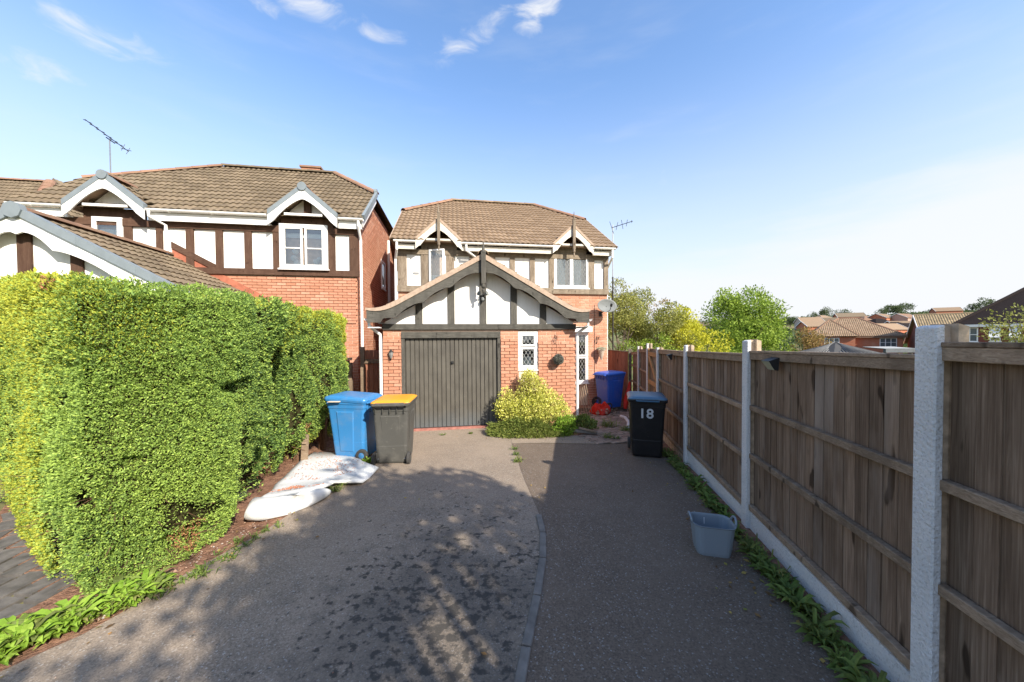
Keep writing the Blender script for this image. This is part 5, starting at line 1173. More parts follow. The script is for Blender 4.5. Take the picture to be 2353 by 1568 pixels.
hump('trodden_weeds', 'small leafy weeds pushed up beside the blue bin wheel', 'weeds', -2.35, 5.55, -.12, .1, .08, .08, 160, .04, [LWEEDY], lambda q: 0 * q[:, 0], 5)

# fallen leaves
m = MB()
for k in range(240):
    q = random.random()
    if q < .4: y = random.uniform(1.6, 6.2); x = fence_x(y) - .12 - abs(random.gauss(0, .22))
    elif q < .75: y = random.uniform(1.9, 6.5); x = float(np.interp(y, [1.9, 2.6, 3.36, 4.4, 5.4, 6.5], [-2.9, -2.68, -2.45, -2.5, -3.0, -3.2])) + random.gauss(.02, .16)
    elif q < .9: x, y = random.gauss(.5, .7), random.uniform(6.9, 7.35)
    else: x, y = random.uniform(-2.2, 1.8), random.uniform(2.0, 7)
    a = random.uniform(0, 6.28); l_ = random.uniform(.012, .028); d = Vector((math.cos(a), math.sin(a), random.uniform(-.1, .25))) * l_; e = Vector((-d.y, d.x, random.uniform(-.008, .008))) * .55; c = Vector((x, y, gz(x, y) + .010 + abs(d.z)))
    m.add([c - d, c + e, c + d, c - e], [(0, 1, 2), (0, 2, 3)])
LITM = Mat('fallen_leaf', .9, .1); LITM.col(LITM.ramp(LITM.rnd(), [(0, (.10, .06, .03)), (.5, (.26, .15, .06)), (.8, (.38, .28, .08)), (1, (.20, .22, .05))]))
o = m.build('leaf_litter', LITM.m, None); tag(o, 'dry fallen leaves scattered along the driveway edges', None, kind='stuff')

# gravel and chips on the soil
m = MB()
for k in range(620):
    t = random.random(); y = 2.3 + 4.2 * t; x = np.interp(y, [2.2, 2.6, 3.36, 4.4, 5.4, 6.5], [-2.78, -2.75, -2.55, -2.62, -3.1, -3.3]) - abs(random.gauss(0, .10)); r_ = random.uniform(.004, .012) if random.random() < .95 else .022
    c = Vector((x, y, gz(x, y) + r_ * .25)); m.add([c + Vector((random.uniform(.6, 1.2) * sx * r_, random.uniform(.6, 1.2) * sy * r_, random.uniform(.5, .9) * sz * r_)) for sx, sy, sz in ((-1, 0, 0), (0, -1, 0), (1, 0, 0), (0, 1, 0), (0, 0, 1))], [(0, 1, 4), (1, 2, 4), (2, 3, 4), (3, 0, 4)])
peb = Mat('pebble', .9, .2); peb.col(peb.ramp(peb.rnd(), [(0, (.18, .10, .07)), (.5, (.36, .24, .17)), (.85, (.38, .32, .27)), (1, (.50, .47, .43))]))
o = m.build('gravel', peb.m, None); tag(o, 'loose stone chips and bark on the soil beside the hedge', None, kind='stuff')
m = MB()
for k in range(260):
    x, y = random.uniform(-2.8, 1.9), random.uniform(1.9, 7.4); r_ = random.uniform(.003, .007); c = Vector((x, y, gz(x, y) + .004)); m.add([c + Vector((math.cos(t) * r_, math.sin(t) * r_, 0)) for t in (0, 1.5, 3, 4.6)] + [c + Vector((0, 0, r_ * .7))], [(0, 1, 4), (1, 2, 4), (2, 3, 4), (3, 0, 4)])
o = m.build('grit', peb.m, None); tag(o, 'scattered bits of grit on the tarmac', None, kind='stuff')

# ------------------------------------------------------------------ wheelie bins
def rrect(w, d, r, z, n=4, cx=0, cy=0):
    pts = []
    for (sx, sy, a0) in ((1, 1, 0), (-1, 1, 90), (-1, -1, 180), (1, -1, 270)):
        for k in range(n + 1):
            a = R(a0 + 90 * k / n); pts.append((cx + sx * (w / 2 - r) + math.cos(a) * r, cy + sy * (d / 2 - r) + math.sin(a) * r, z))
    return pts
def wheelie(name, label, x, y, z, rz, body, lid, rimm, number=None, lidtilt=0, group='wheelie bins'):
    o = thing(name, label, 'wheelie bin', (x, y, z), rz, group)
    m = MB(); R_ = [rrect(.455, .50, .05, .03), rrect(.47, .52, .055, .06)]
    for zz, w, d, cy in ((.30, .495, .56, -.005), (.31, .492, .556, -.005), (.86, .545, .655, -.02), (.865, .56, .67, -.02), (.93, .565, .68, -.02), (.935, .585, .70, -.02), (.975, .588, .705, -.02)): R_.append(rrect(w, d, .05, zz, cy=cy))
    R_.append(rrect(.54, .655, .045, .975, cy=-.02)); R_.append(rrect(.52, .63, .04, .90, cy=-.02))
    m.rings(R_, True, True); bo = m.build('body', body, o)
    # raised panels on the sides and front, pressed into the moulding
    def panel(side):
        mm = MB(); 
        for z0, z1, w0, w1 in ((.14, .80, .13, .16),):
            if side == 'f' : 
                mm.add([(-w0, -.262, z0), (w0, -.262, z0), (w1, -.345, z1), (-w1, -.345, z1), (-w0 + .012, -.270, z0 + .02), (w0 - .012, -.270, z0 + .02), (w1 - .012, -.352, z1 - .02), (-w1 + .012, -.352, z1 - .02)], [(4, 5, 6, 7), (0, 1, 5, 4), (1, 2, 6, 5), (2, 3, 7, 6), (3, 0, 4, 7)])
            elif side == 'b':
                mm.add([(-w0, .260, z0 + .15), (w0, .260, z0 + .15), (w1, .300, z1), (-w1, .300, z1), (-w0 + .015, .270, z0 + .17), (w0 - .015, .270, z0 + .17), (w1 - .015, .308, z1 - .02), (-w1 + .015, .308, z1 - .02)], [(7, 6, 5, 4), (4, 5, 1, 0), (5, 6, 2, 1), (6, 7, 3, 2), (7, 4, 0, 3)])
            else:
                s = 1 if side == 'r' else -1; xa, xb = .240 * s, .274 * s
                mm.add([(xa - .001 * s, -.15, .14), (xa - .001 * s, .10, .14), (xb, .12, .82), (xb, -.19, .82), (xa + .008 * s, -.13, .16), (xa + .008 * s, .08, .16), (xb + .008 * s, .10, .80), (xb + .008 * s, -.17, .80)], [(4, 5, 6, 7), (0, 1, 5, 4), (1, 2, 6, 5), (2, 3, 7, 6), (3, 0, 4, 7)])
        mm.build('panel', body, bo)
    for sd_ in 'rlb' if number else 'rlbf': panel(sd_)
    rb = MB()
    for k in range(-2, 3): rb.box((k * .11 - .004, .318, .84), (k * .11 + .004, .345, .955))
    rb.build('rib', body, bo)
    # lid
    l = MB(); lr = []
    for w, d, zz, r_ in ((.60, .72, .0, .05), (.61, .735, .012, .055), (.60, .725, .03, .06), (.52, .62, .052, .07), (.40, .48, .062, .07), (.10, .12, .066, .03)): lr.append(rrect(w, d, r_, zz, cy=-.37))
    l.rings(lr); lo = l.build('lid', lid, o, smooth=False); lo.location = (0, .345, .982); lo.rotation_euler = (R(lidtilt), 0, 0)
    rm = MB().rings([rrect(.606, .73, .055, -.03, cy=-.37), rrect(.618, .742, .055, .0, cy=-.37), rrect(.618, .742, .055, .012, cy=-.37), rrect(.59, .71, .05, .022, cy=-.37)]); ro = rm.build('rim', rimm, lo)
    hm = MB().tube([(-.17, -.735, .0), (-.17, -.775, -.005), (.17, -.775, -.005), (.17, -.735, .0)], .012, 6); hm.build('lid_grip', lid, lo)
    # handle at the back with hinge
    MB().tube([(-.25, .345, .955), (-.25, .395, .975), (.25, .395, .975), (.25, .345, .955)], .016, 8).build('handle', rimm if number else body, o)
    MB().tube([(-.22, .352, .99), (.22, .352, .99)], .016, 8).build('hinge', rimm, o)
    MB().tube([(-.262, .25, .10), (.262, .25, .10)], .011, 8).build('axle', STEEL, o)
    for s in (-1, 1):
        w = MB().lathe([(.045, -.022), (.085, -.024), (.10, -.018), (.10, .018), (.085, .024), (.045, .022)], (s * .268, .25, .10), 20, 'x').build('wheel', RUBBER, o)
        MB().lathe([(.02, -.027), (.06, -.02), (.06, .02), (.02, .027)], (s * .268, .25, .10), 14, 'x').build('hub', body, w)
        MB().box((s * .225 - .012, .20, .07), (s * .225 + .012, .272, .20)).build('wheel_bracket', body, o)
    if number:
        cu = bpy.data.curves.new('number', 'FONT'); cu.body = number; cu.size = .225; cu.align_x = 'CENTER'; cu.extrude = .0015; cu.offset = .0045; cu.space_character = 1.05
        t = bpy.data.objects.new('number', cu); COL.objects.link(t); bpy.context.view_layer.update(); me = bpy.data.meshes.new_from_object(t.evaluated_get(bpy.context.evaluated_depsgraph_get())); bpy.data.objects.remove(t)
        me.materials.clear(); me.materials.append(NUMM); q = bpy.data.objects.new('number', me); COL.objects.link(q); q.parent = o; q.location = (-.02, -.341, .69); q.rotation_euler = (R(90 + 9), 0, 0)
    return o
wheelie('wheelie_bin', 'blue wheelie bin with its lid ajar standing at the end of the hedge', -2.68, 5.95, -.115, R(-97), P_BLUE, P_BLUE, P_BLUE, lidtilt=-3.5)
wheelie('wheelie_bin', 'charcoal wheelie bin with an orange lid, its wheels towards the viewer', -1.95, 5.76, -.12, R(185), P_GREY, P_ORANGE, P_GREY)
wheelie('wheelie_bin', 'black wheelie bin with slate blue lid and white number 18 beside the fence', 2.30, 5.98, -.125, R(-17), P_BLACK, P_SLATE, P_BLACK, number='18')
wheelie('wheelie_bin', 'deep blue wheelie bin standing in the side passage by the house corner', 2.86, 10.25, -.17, R(118), P_BLUED, P_BLUED, P_BLUED, lidtilt=-2)
# rubbish poking from the blue bin
cb = thing('cardboard', 'pale cardboard wedged under the lid of the blue bin by the hedge', 'cardboard', (-2.86, 5.72, .86)); ORG[cb.name] = (-2.86, 5.72, .86)
MB().bar((-3.0, 5.70, .868), (-2.80, 5.69, .872), .14, .012).build('sheet', solid('card', (.62, .52, .40), .9), cb)

# ------------------------------------------------------------------ discarded foam sheet
fm = thing('foam_mattress', 'dirty white foam mattress topper folded over at one end, lying beside the hedge', 'foam mattress', (-2.75, 4.6, -.08)); ORG[fm.name] = (-2.75, 4.6, -.08)
L_ = [(-3.50, 6.02), (-3.44, 5.6), (-3.30, 5.2), (-3.20, 4.85), (-3.10, 4.5), (-2.94, 4.2), (-2.89, 4.02), (-2.84, 3.88), (-2.78, 3.79), (-2.71, 3.74)]
R_ = [(-2.62, 5.80), (-2.30, 5.45), (-2.02, 5.2), (-1.99, 4.8), (-1.98, 4.55), (-2.30, 4.45), (-2.27, 4.30), (-2.28, 4.15), (-2.33, 4.03), (-2.45, 3.90)]
def sheet(L_, R_, th, zf, nu=14):
    vt, vb = [], []
    for i, (a, b) in enumerate(zip(L_, R_)):
        for k in range(nu + 1):
            t = k / nu; x = a[0] + (b[0] - a[0]) * t; y = a[1] + (b[1] - a[1]) * t; w = .012 * math.sin(5 * x + 3 * y) + .008 * math.sin(11 * y - 4 * x); h = zf(i, t) + w * .8; e = .5 if k in (0, nu) else 1
            vt.append((x, y, gz(x, y) + h + th * e)); vb.append((x, y, gz(x, y) + max(.002, h)))
    n = len(L_); f = []; o = len(vt); W2 = nu + 1
    for i in range(n - 1):
        for k in range(nu): f += [(i * W2 + k, (i + 1) * W2 + k, (i + 1) * W2 + k + 1, i * W2 + k + 1), (o + i * W2 + k, o + i * W2 + k + 1, o + (i + 1) * W2 + k + 1, o + (i + 1) * W2 + k)]
        for k in (0, nu): f.append((i * W2 + k, o + i * W2 + k, o + (i + 1) * W2 + k, (i + 1) * W2 + k) if k == 0 else (i * W2 + k, (i + 1) * W2 + k, o + (i + 1) * W2 + k, o + i * W2 + k))
    for i in (0, n - 1):
        for k in range(nu): f.append((i * W2 + k, i * W2 + k + 1, o + i * W2 + k + 1, o + i * W2 + k))
    return vt + vb, f
zf = lambda i, t: [.02, .02, .02, .02, .03, .05, .085, .115, .12, .10][i] * (1 if i > 3 else 1)
v, f = sheet(L_, R_, .045, zf); s1 = MB().add(v, f).build('sheet', FOAM, fm, smooth=True)
# the folded end underneath: a fat bull-nosed roll
m = MB(); rg = []
for i, (cx, cy, w_, hh) in enumerate([(-2.87, 3.86, .03, .06), (-2.82, 3.74, .13, .17), (-2.71, 3.67, .17, .19), (-2.56, 3.67, .18, .195), (-2.42, 3.75, .18, .19), (-2.34, 3.90, .16, .17), (-2.29, 4.08, .12, .14), (-2.29, 4.25, .05, .06)]):
    a = [(-.2, 1), (-.2, 1), (.15, 1), (.35, .95), (.6, .8), (.75, .65), (.8, .6), (.8, .6)][i]; d = Vector((a[0], a[1], 0)).normalized(); 
    rg.append([(cx + d.x * math.cos(t) * w_, cy + d.y * math.cos(t) * w_, gz(cx, cy) + hh / 2 + math.sin(t) * hh / 2 * (1.02)) for t in [2 * math.pi * k / 16 for k in range(16)]])
m.rings(rg).build('folded_end', FOAM, fm, smooth=True)
m = MB()
for k in range(900):
    i = random.random() * 7; a = np.array(L_[int(i)]); b = np.array(R_[int(i)]); t = random.gauss(.5, .2); 
    if not .05 < t < .95: continue
    a2, b2 = np.array(L_[int(i) + 1]), np.array(R_[int(i) + 1]); fr_ = i - int(i); q = (a + (b - a) * t) * (1 - fr_) + (a2 + (b2 - a2) * t) * fr_
    if vnoise(np.array([[q[0], q[1], 0]]), 4.5)[0] < .45: continue
    z = zf(int(i), t) * (1 - fr_) + zf(int(i) + 1, t) * fr_ + .052 + gz(*q); an = random.uniform(0, 6.28); l_ = random.uniform(.006, .022); c = Vector((q[0], q[1], z)); d = Vector((math.cos(an), math.sin(an), 0)) * l_; e = Vector((-d.y, d.x, 0)) * .28
    m.add([c - d, c + e, c + d, c - e, c + Vector((0, 0, .006))], [(0, 1, 4), (1, 2, 4), (2, 3, 4), (3, 0, 4)])
o = m.build('needle_litter', NEEDLE, None); tag(o, 'brown dead needles scattered over the white foam', None, kind='stuff')

# ------------------------------------------------------------------ flexible tub
tb = thing('flexible_tub', 'grey blue rubber garden tub with two loop handles on the dark tarmac', 'garden tub', (1.745, 3.03, 0), R(-14)); 
prof = [(.26, .19, .05, 0), (.275, .205, .055, .03), (.325, .25, .07, .255), (.340, .265, .075, .268), (.326, .25, .07, .268), (.315, .24, .065, .255), (.262, .19, .05, .012)]
MB().rings([rrect(w, d, r, z) for w, d, r, z in prof]).build('body', P_TUB, tb, smooth=False)
for s in (-1, 1):
    pts = [(s * (.168 + .012 * math.sin(math.pi * k / 8)), .058 * math.cos(math.pi * k / 8), .262 + .055 * math.sin(math.pi * k / 8)) for k in range(9)]
    MB().tube(pts, .010, 7).build('handle', P_TUB, tb, smooth=True)
MB().box((-.035, .112, .14), (-.026, .1165, .235)).build('sticker', NUMM, tb)
# ------------------------------------------------------------------ things in the side passage
rb = thing('red_bag', 'crumpled red plastic bag holding rubble on the ground before the deep blue bin', 'bag', (2.35, 9.35, -.17)); ORG[rb.name] = (2.35, 9.35, -.17)
rg = []; nn = 18
for (s_, h_) in ((1.0, 0), (1.05, .08), (.92, .2), (.62, .29), (.5, .24), (.46, .1)):
    rg.append([(2.36 + math.cos(t) * .25 * s_ * (1 + .18 * math.sin(3 * t + h_ * 9)), 9.35 + math.sin(t) * .2 * s_ * (1 + .15 * math.cos(4 * t)), -.17 + h_ * (.85 + .22 * math.sin(t * 2 + .6) + .12 * math.sin(5 * t))) for t in [2 * math.pi * k / nn for k in range(nn)]])
MB().rings(rg, True, True).build('sack', P_RED, rb)
m = MB()
for k in range(16):
    c = Vector((2.36 + random.uniform(-.18, .2), 9.2 + random.uniform(-.12, .1), -.14 + random.uniform(.02, .13))); r_ = random.uniform(.025, .05); m.lathe([(.002, -r_), (r_, -r_ * .3), (r_ * .8, r_ * .5), (.002, r_ * .8)], c, 6)
m.build('rubble', peb.m, rb, kind='stuff')
pk = thing('red_parasol', 'folded red fabric leaning against the far end of the boundary fence', 'folded parasol', (3.5, 10.3, -.17)); ORG[pk.name] = (3.5, 10.3, -.17)
MB().tube([(3.22, 9.9, -.15), (3.26, 9.95, .1), (3.36, 10.0, .4), (3.40, 10.05, .6)], [.05, .075, .055, .025], 9).build('fabric', P_RED, pk); MB().tube([(3.40, 10.05, .55), (3.42, 10.06, .66)], .012, 6).build('pole', RAIL, pk)
for i, (pts, lab) in enumerate([([(2.80, 8.95, -.15), (2.83, 8.7, -.13), (2.78, 8.3, -.15), (2.62, 7.85, -.15)], 'curved pale plastic pipe, the left one of two lying by the numbered bin'), ([(3.02, 8.9, -.15), (2.98, 8.5, -.15), (2.86, 8.0, -.15)], 'straighter pale plastic pipe lying nearest the numbered bin')]):
    pi_ = thing('plastic_pipe', lab, 'pipe', pts[0]); ORG[pi_.name] = pts[0]; MB().tube(pts, .04, 10, cap=False).tube([pts[-1], tuple(Vector(pts[-1]) + Vector((-.01, -.03, 0)))], .028, 10).build('tube', solid('pipe_white', (.62, .60, .56), .6), pi_)
dk = thing('stick_bundle', 'thin pale sticks leaning on the wall under the tall leaded window', 'sticks', (1.9, 9.35, -.17)); ORG[dk.name] = (1.9, 9.35, -.17)
for k in range(5): MB().tube([(1.86 + k * .07, 9.32 - .05 * (k % 2), -.17), (1.84 + k * .045, 9.58 - .01 * k, .42 + .05 * k)], .010, 5).build('stick', RAIL, dk)
m = MB()
for k in range(90):
    x, y = random.uniform(1.75, 2.9), random.uniform(9.1, 9.7) if random.random() < .6 else random.uniform(9.6, 10.2); x += .35 * (y > 9.6); r_ = random.uniform(.015, .05); c = Vector((x, y, -.17)); m.bar(c, c + Vector((random.uniform(-.1, .1), random.uniform(-.05, .05), random.uniform(0, .05))), r_, r_ * .6)
o = m.build('garden_rubbish', wood('rubbish', [(.3, (.10, .08, .06)), (.7, (.35, .28, .2))]), None); tag(o, 'scraps of wood and litter on the ground under the tall window', None, kind='stuff')
hr = thing('hose_reel', 'dark coiled hose on the wall left of the deep blue bin', 'hose', (2.42, 9.6, .1)); ORG[hr.name] = (2.42, 9.6, .1)
for r_ in (.10, .125, .075): 
    pts = [(2.33 + math.cos(t) * r_, 9.60, .12 + math.sin(t) * r_) for t in [2 * math.pi * k / 18 for k in range(19)]]; MB().tube(pts, .012, 5).build('coil', BLACKM, hr)

# ------------------------------------------------------------------ things on the walls
def on(name, label, cat, u, d, z, group=None):
    o = thing(name, label, cat, G(u, d, z), PHI, group); ORG[o.name] = (u, d, z); return o
sdh = on('satellite_dish', 'grey oval satellite dish on the corner of the house', 'satellite dish', 6.05, 1.85, 2.83)
rg = []; ax = Vector((-.05, -1, .25)).normalized(); sx = ax.cross(XZ).normalized(); sy = sx.cross(ax); c0 = Vector((6.06, 1.82, 2.83))
for (r_, h_) in ((.02, 0), (.5, .02), (.85, .055), (1, .08), (1.0, .07), (.85, .045), (.5, .01), (.02, -.01)): rg.append([c0 + ax * (h_ - .04) + sx * math.cos(t) * .30 * r_ + sy * math.sin(t) * .21 * r_ for t in [2 * math.pi * k / 28 for k in range(28)]])
MB().rings(rg).build('dish', GREYM, sdh, smooth=True)
MB().tube([c0 - sy * .19, c0 - sy * .20 + ax * .2, c0 + ax * .33 - sy * .10], .010, 6).build('arm', BLACKM, sdh); MB().bar(c0 + ax * .30 - sy * .12, c0 + ax * .36 - sy * .06, .05, .05).build('receiver', BLACKM, sdh)
MB().tube([c0 - ax * .04, c0 - ax * .10 - sy * .08, (6.02, 2.2, 2.62)], .018, 6).box((5.98, 2.17, 2.54), (6.06, 2.2, 2.70)).build('bracket', BLACKM, sdh)
def scroll_bracket(name, label, u, d, z, h, out):
    o = on(name, label, 'wall bracket', u, d, z); MB().box((u - .008, d - .012, z - h), (u + .008, d, z)).build('back_bar', BLACKM, o)
    MB().tube([(u, d - .01, z - .03), (u + .01, d - out, z - .03)], .007, 6).build('arm', BLACKM, o)
    pts = [(u, d - .012, z - h * .9)] + [(u, d - .03 - out * .8 * (k / 10), z - h * .9 + (h * .8) * (k / 10) + .02 * math.sin(k * 1.6)) for k in range(11)]; MB().tube(pts, .006, 5).build('scroll', BLACKM, o)
    pts = [(u + .003, d - out * .55 + math.cos(t) * .03 * (1 - k / 24), z - h * .35 + math.sin(t) * .03 * (1 - k / 24)) for k, t in enumerate([.55 * q for q in range(18)])]; MB().tube(pts, .005, 5).build('curl', BLACKM, o); return o
scroll_bracket('scroll_bracket', 'black scrolled bracket on the garage wall holding the topiary ball', 3.91, 0, 1.96, .26, .16)
scroll_bracket('scroll_bracket', 'black scrolled bracket on the house wall holding the cone basket', 5.90, 2.2, 1.93, .24, .17)
bk = on('topiary_ball', 'grey green artificial topiary ball hanging on the garage wall', 'hanging plant', 3.945, -.16, 1.38)
n = 3800; d = rng.normal(0, 1, (n, 3)); d /= np.linalg.norm(d, axis=1)[:, None]; q = d * (.105 + .012 * rng.random(n))[:, None] + np.array([3.945, -.16, 1.38]); V, F_ = leaves(q, d, .022, .010, .7)
np_mesh('foliage', V, F_, leafmat('leaf_dusty', [(0, (.07, .075, .055)), (.6, (.14, .14, .11)), (1, (.30, .29, .25))], 9, .15), bk, kind='stuff')
MB().lathe([(.002, -.108), (.07, -.08), (.108, 0), (.07, .08), (.002, .108)], (3.945, -.16, 1.38), 14).build('core', solid('ball_core', (.05, .055, .04)), bk)
for s in (-1, 1): MB().tube([(3.92, -.15, 1.92), (3.945 + s * .06, -.16, 1.47)], .0025, 4).build('chain', BLACKM, bk)
cn = on('cone_basket', 'cone shaped hanging basket with pale flowers on the house wall', 'hanging basket', 5.98, 2.03, 1.5)
MB().lathe([(.004, -.34), (.05, -.22), (.115, 0), (.12, .01), (.10, .0)], (5.98, 2.03, 1.52), 16).build('cone', solid('wicker', (.50, .40, .30), .9, .1, .3, 60), cn)
n = 500; d = rng.normal(0, 1, (n, 3)); d[:, 2] = np.abs(d[:, 2]); d /= np.linalg.norm(d, axis=1)[:, None]; q = d * np.array([.13, .11, .06]) + np.array([5.98, 2.03, 1.52]); V, F_ = leaves(q, d, .035, .025, .7); np_mesh('flowers', V, F_, leafmat('flower_pale', [(0, (.14, .2, .05)), (.5, (.55, .5, .35)), (1, (.75, .72, .62))]), cn, kind='stuff')
for s in (-1, 1): MB().tube([(5.90, 2.04, 1.9), (5.98 + s * .1, 2.03, 1.53)], .0025, 4).build('chain', BLACKM, cn)
ln_ = on('wall_lantern', 'small dark lantern fixed to the brick pier left of the garage door', 'wall lamp', .18, -.05, 1.55)
MB().lathe([(.004, -.02), (.038, -.015), (.038, 0)], (.18, -.0, 1.55), 14, 'y').build('back_plate', BLACKM, ln_)
MB().lathe([(.02, -.10), (.045, -.02), (.048, .03), (.02, .055), (.01, .09)], (.18, -.09, 1.56), 8).build('lantern_body', solid('lamp_glass', (.2, .2, .19), .2), ln_); MB().lathe([(.055, 0), (.03, .03), (.006, .06)], (.18, -.09, 1.60), 8).build('cap', BLACKM, ln_)
MB().tube([(.18, -.01, 1.53), (.18, -.05, 1.47), (.18, -.09, 1.5)], .006, 5).build('arm', BLACKM, ln_)
MB().tube([(.18, -.09, 1.47), (.175, -.09, 1.41)], .007, 5).build('drop', BLACKM, ln_)
pq = on('house_number_plaque', 'grey slate number plaque on the brick wall left of the small window', 'number plaque', 2.79, -.02, 1.39)
MB().box((2.745, -.018, 1.345), (2.868, -.007, 1.445)).build('slate', solid('slate', (.20, .19, .17), .6), pq, bevel=.003)
cu = bpy.data.curves.new('digits', 'FONT'); cu.body = '18'; cu.size = .075; cu.align_x = 'CENTER'; cu.extrude = .001; cu.offset = .001
t = bpy.data.objects.new('digits', cu); COL.objects.link(t); bpy.context.view_layer.update(); me = bpy.data.meshes.new_from_object(t.evaluated_get(bpy.context.evaluated_depsgraph_get())); bpy.data.objects.remove(t)
me.materials.clear(); me.materials.append(NUMM); q = bpy.data.objects.new('digits', me); COL.objects.link(q); q.parent = pq; q.location = (2.806 - 2.79, -.0195 + .02, 1.37 - 1.39); q.rotation_euler = (R(90), 0, 0)
sl_ = on('security_light', 'twin headed security floodlight on the garage gable below the finial', 'security light', 2.19, -.1, 2.84)
MB().box((2.15, -.10, 2.80), (2.23, -.042, 2.90)).build('mount', BLACKM, sl_); MB().lathe([(.005, -.05), (.035, -.02), (.035, .02), (.005, .05)], (2.19, -.13, 2.77), 10).build('sensor', GREYM, sl_)
for s in (-1, 1):
    MB().tube([(2.19, -.12, 2.86), (2.19 + s * .05, -.14, 2.86)], .012, 6).build('arm', BLACKM, sl_)
    MB().lathe([(.022, 0), (.03, .02), (.055, .07), (.055, .075), (.02, .06)], (0, 0, 0), 12).build('lamp_head', GREYM, sl_).matrix_local = Matrix.Translation((s * .045, -.05, .03)) @ Matrix.Rotation(s * R(62), 4, 'Y') @ Matrix.Rotation(R(35), 4, 'X') @ Matrix.Translation((2.19, -.1, 2.84))
for (y, sz, lab) in ((2.93, .055, 'larger wedge shaped solar lamp on the top rail of the near fence panel'), (6.2, .055, 'small wedge shaped solar lamp far along the fence near the gate')):
    b = FL(y, .02, 1.655 if y < 4 else 1.54); so_ = thing('solar_lamp', lab, 'solar lamp', b, 0, 'solar lamps on the fence'); ORG[so_.name] = tuple(b)
    def q_(f_, o_, z_): return b + FD * f_ + FP * o_ + XZ * z_
    v = [q_(-.06, 0, .05), q_(.06, 0, .05), q_(.06, -.08, .02), q_(-.06, -.08, .02), q_(-.05, 0, -.06), q_(.05, 0, -.06), q_(.05, -.03, -.055), q_(-.05, -.03, -.055)]
    MB().add(v, [(0, 1, 2, 3), (7, 6, 5, 4), (0, 4, 5, 1), (1, 5, 6, 2), (3, 7, 4, 0)]).build('housing', BLACKM, so_)
    MB().add([q_(-.06, -.081, .019), q_(.06, -.081, .019), q_(.05, -.032, -.054), q_(-.05, -.032, -.054), q_(-.06, -.078, .019), q_(.06, -.078, .019), q_(.05, -.029, -.054), q_(-.05, -.029, -.054)], [(0, 1, 2, 3), (7, 6, 5, 4), (0, 4, 5, 1), (1, 5, 6, 2), (2, 6, 7, 3), (3, 7, 4, 0)]).build('lens', solid('lens', (.35, .36, .26), .3), so_)
def aerial(label, u, d, z0, z1, boom, els, ax_=None):
    o = on('tv_aerial', label, 'aerial', u, d, z0); MB().tube([(u, d, z0), (u, d, z1)], .017, 6).build('mast', STEEL, o)
    a, b = Vector(boom[0]), Vector(boom[1]); MB().tube([a, b], .013, 5).build('boom', BLACKM, o)
    for (t, w, v_) in els:
        c = a.lerp(b, t); vv = Vector(v_).normalized() * w; MB().tube([c - vv, c + vv], .009, 4).build('element', BLACKM, o)
    return o
aerial('tall thin aerial with long tilted boom above the neighbouring house roof', -8.93, 4.8, 6.6, 8.12, ((-9.22, 4.4, 8.48), (-8.66, 5.1, 7.94)), [(t, .10, (.3, 1, 0)) for t in (.06, .2, .34, .5, .64, .76)] + [(.86, .12, (.2, .3, 1)), (.93, .14, (.3, 1, .2)), (.98, .12, (.2, .3, 1))])
a2 = bpy.data.objects['tv_aerial']; MB().tube([(-9.02, 4.8, 8.19), (-8.80, 4.8, 8.03)], .018, 5).build('bracket', BLACKM, a2)
aerial('small black aerial with short cross elements beyond the house corner', 7.54, 4.5, 4.2, 6.17, ((7.5, 4.5, 6.06), (8.25, 4.3, 6.28)), [(0.0, .25, (-.3, .1, 1)), (.25, .16, (-.25, 0, -1)), (.5, .17, (.3, .2, -1)), (.72, .13, (.2, 0, 1)), (.95, .06, (.2, .4, 1))])
sh_ = thing('garden_shed', 'low shed roof hidden beyond the passage carrying the small aerial', 'shed', G(7.54, 4.5, -.2), PHI); ORG[sh_.name] = (7.54, 4.5, -.2)
bpy.data.objects.remove(sh_)
ab = on('aerial_pole', 'slim dark pole carrying the small aerial outside the fence', 'pole', 7.54, 4.5, -.5); MB().tube([(7.54, 4.5, -1.2), (7.54, 4.5, 4.2)], .03, 6).build('pole', BLACKM, ab)

# ------------------------------------------------------------------ houses beyond the fence and on the hill
def pane_window(par, P, e, w, h, rows=2, cols=3):
    """window on a wall: P lower-left, e along the wall, outward normal e x up"""
    e = Vector(e); nr = e.cross(XZ); m = MB()
    def bx(s0, s1, z0, z1, o0, o1): m.add([P + e * s + XZ * z + nr * o for o in (o0, o1) for s, z in ((s0, z0), (s1, z0), (s1, z1), (s0, z1))], [(0, 1, 2, 3), (7, 6, 5, 4), (0, 4, 5, 1), (1, 5, 6, 2), (2, 6, 7, 3), (3, 7, 4, 0)])
    f = .07; bx(0, w, 0, f, 0, .06); bx(0, w, h - f, h, 0, .06)
    for c in range(cols + 1): s = c * (w - f) / cols; bx(s, s + f, f, h - f, 0, .055)
    for r_ in range(1, rows): bx(f, w - f, h * r_ / rows - .025, h * r_ / rows + .025, 0, .05)
    wo_ = m.build('window', WHITE, par); m = MB(); m.add([P + e * s + XZ * z + nr * .02 for s, z in ((f, f), (w - f, f), (w - f, h - f), (f, h - f))], [(0, 1, 2, 3)]); m.build('pane', PANEF, wo_)
    m = MB(); bx(-.05, w + .05, -.07, 0, 0, .1); m.build('sill', WHITE, wo_); return wo_
PANEF = Mat('far_pane', .08, .6).col((.10, .12, .13)).m
def hip_planes(x0, x1, y0, y1, ze, k):
    h = min(x1 - x0, y1 - y0) / 2 * k; return h
FT = dict(waves=1, seg=5, amp=.035, w=.2)
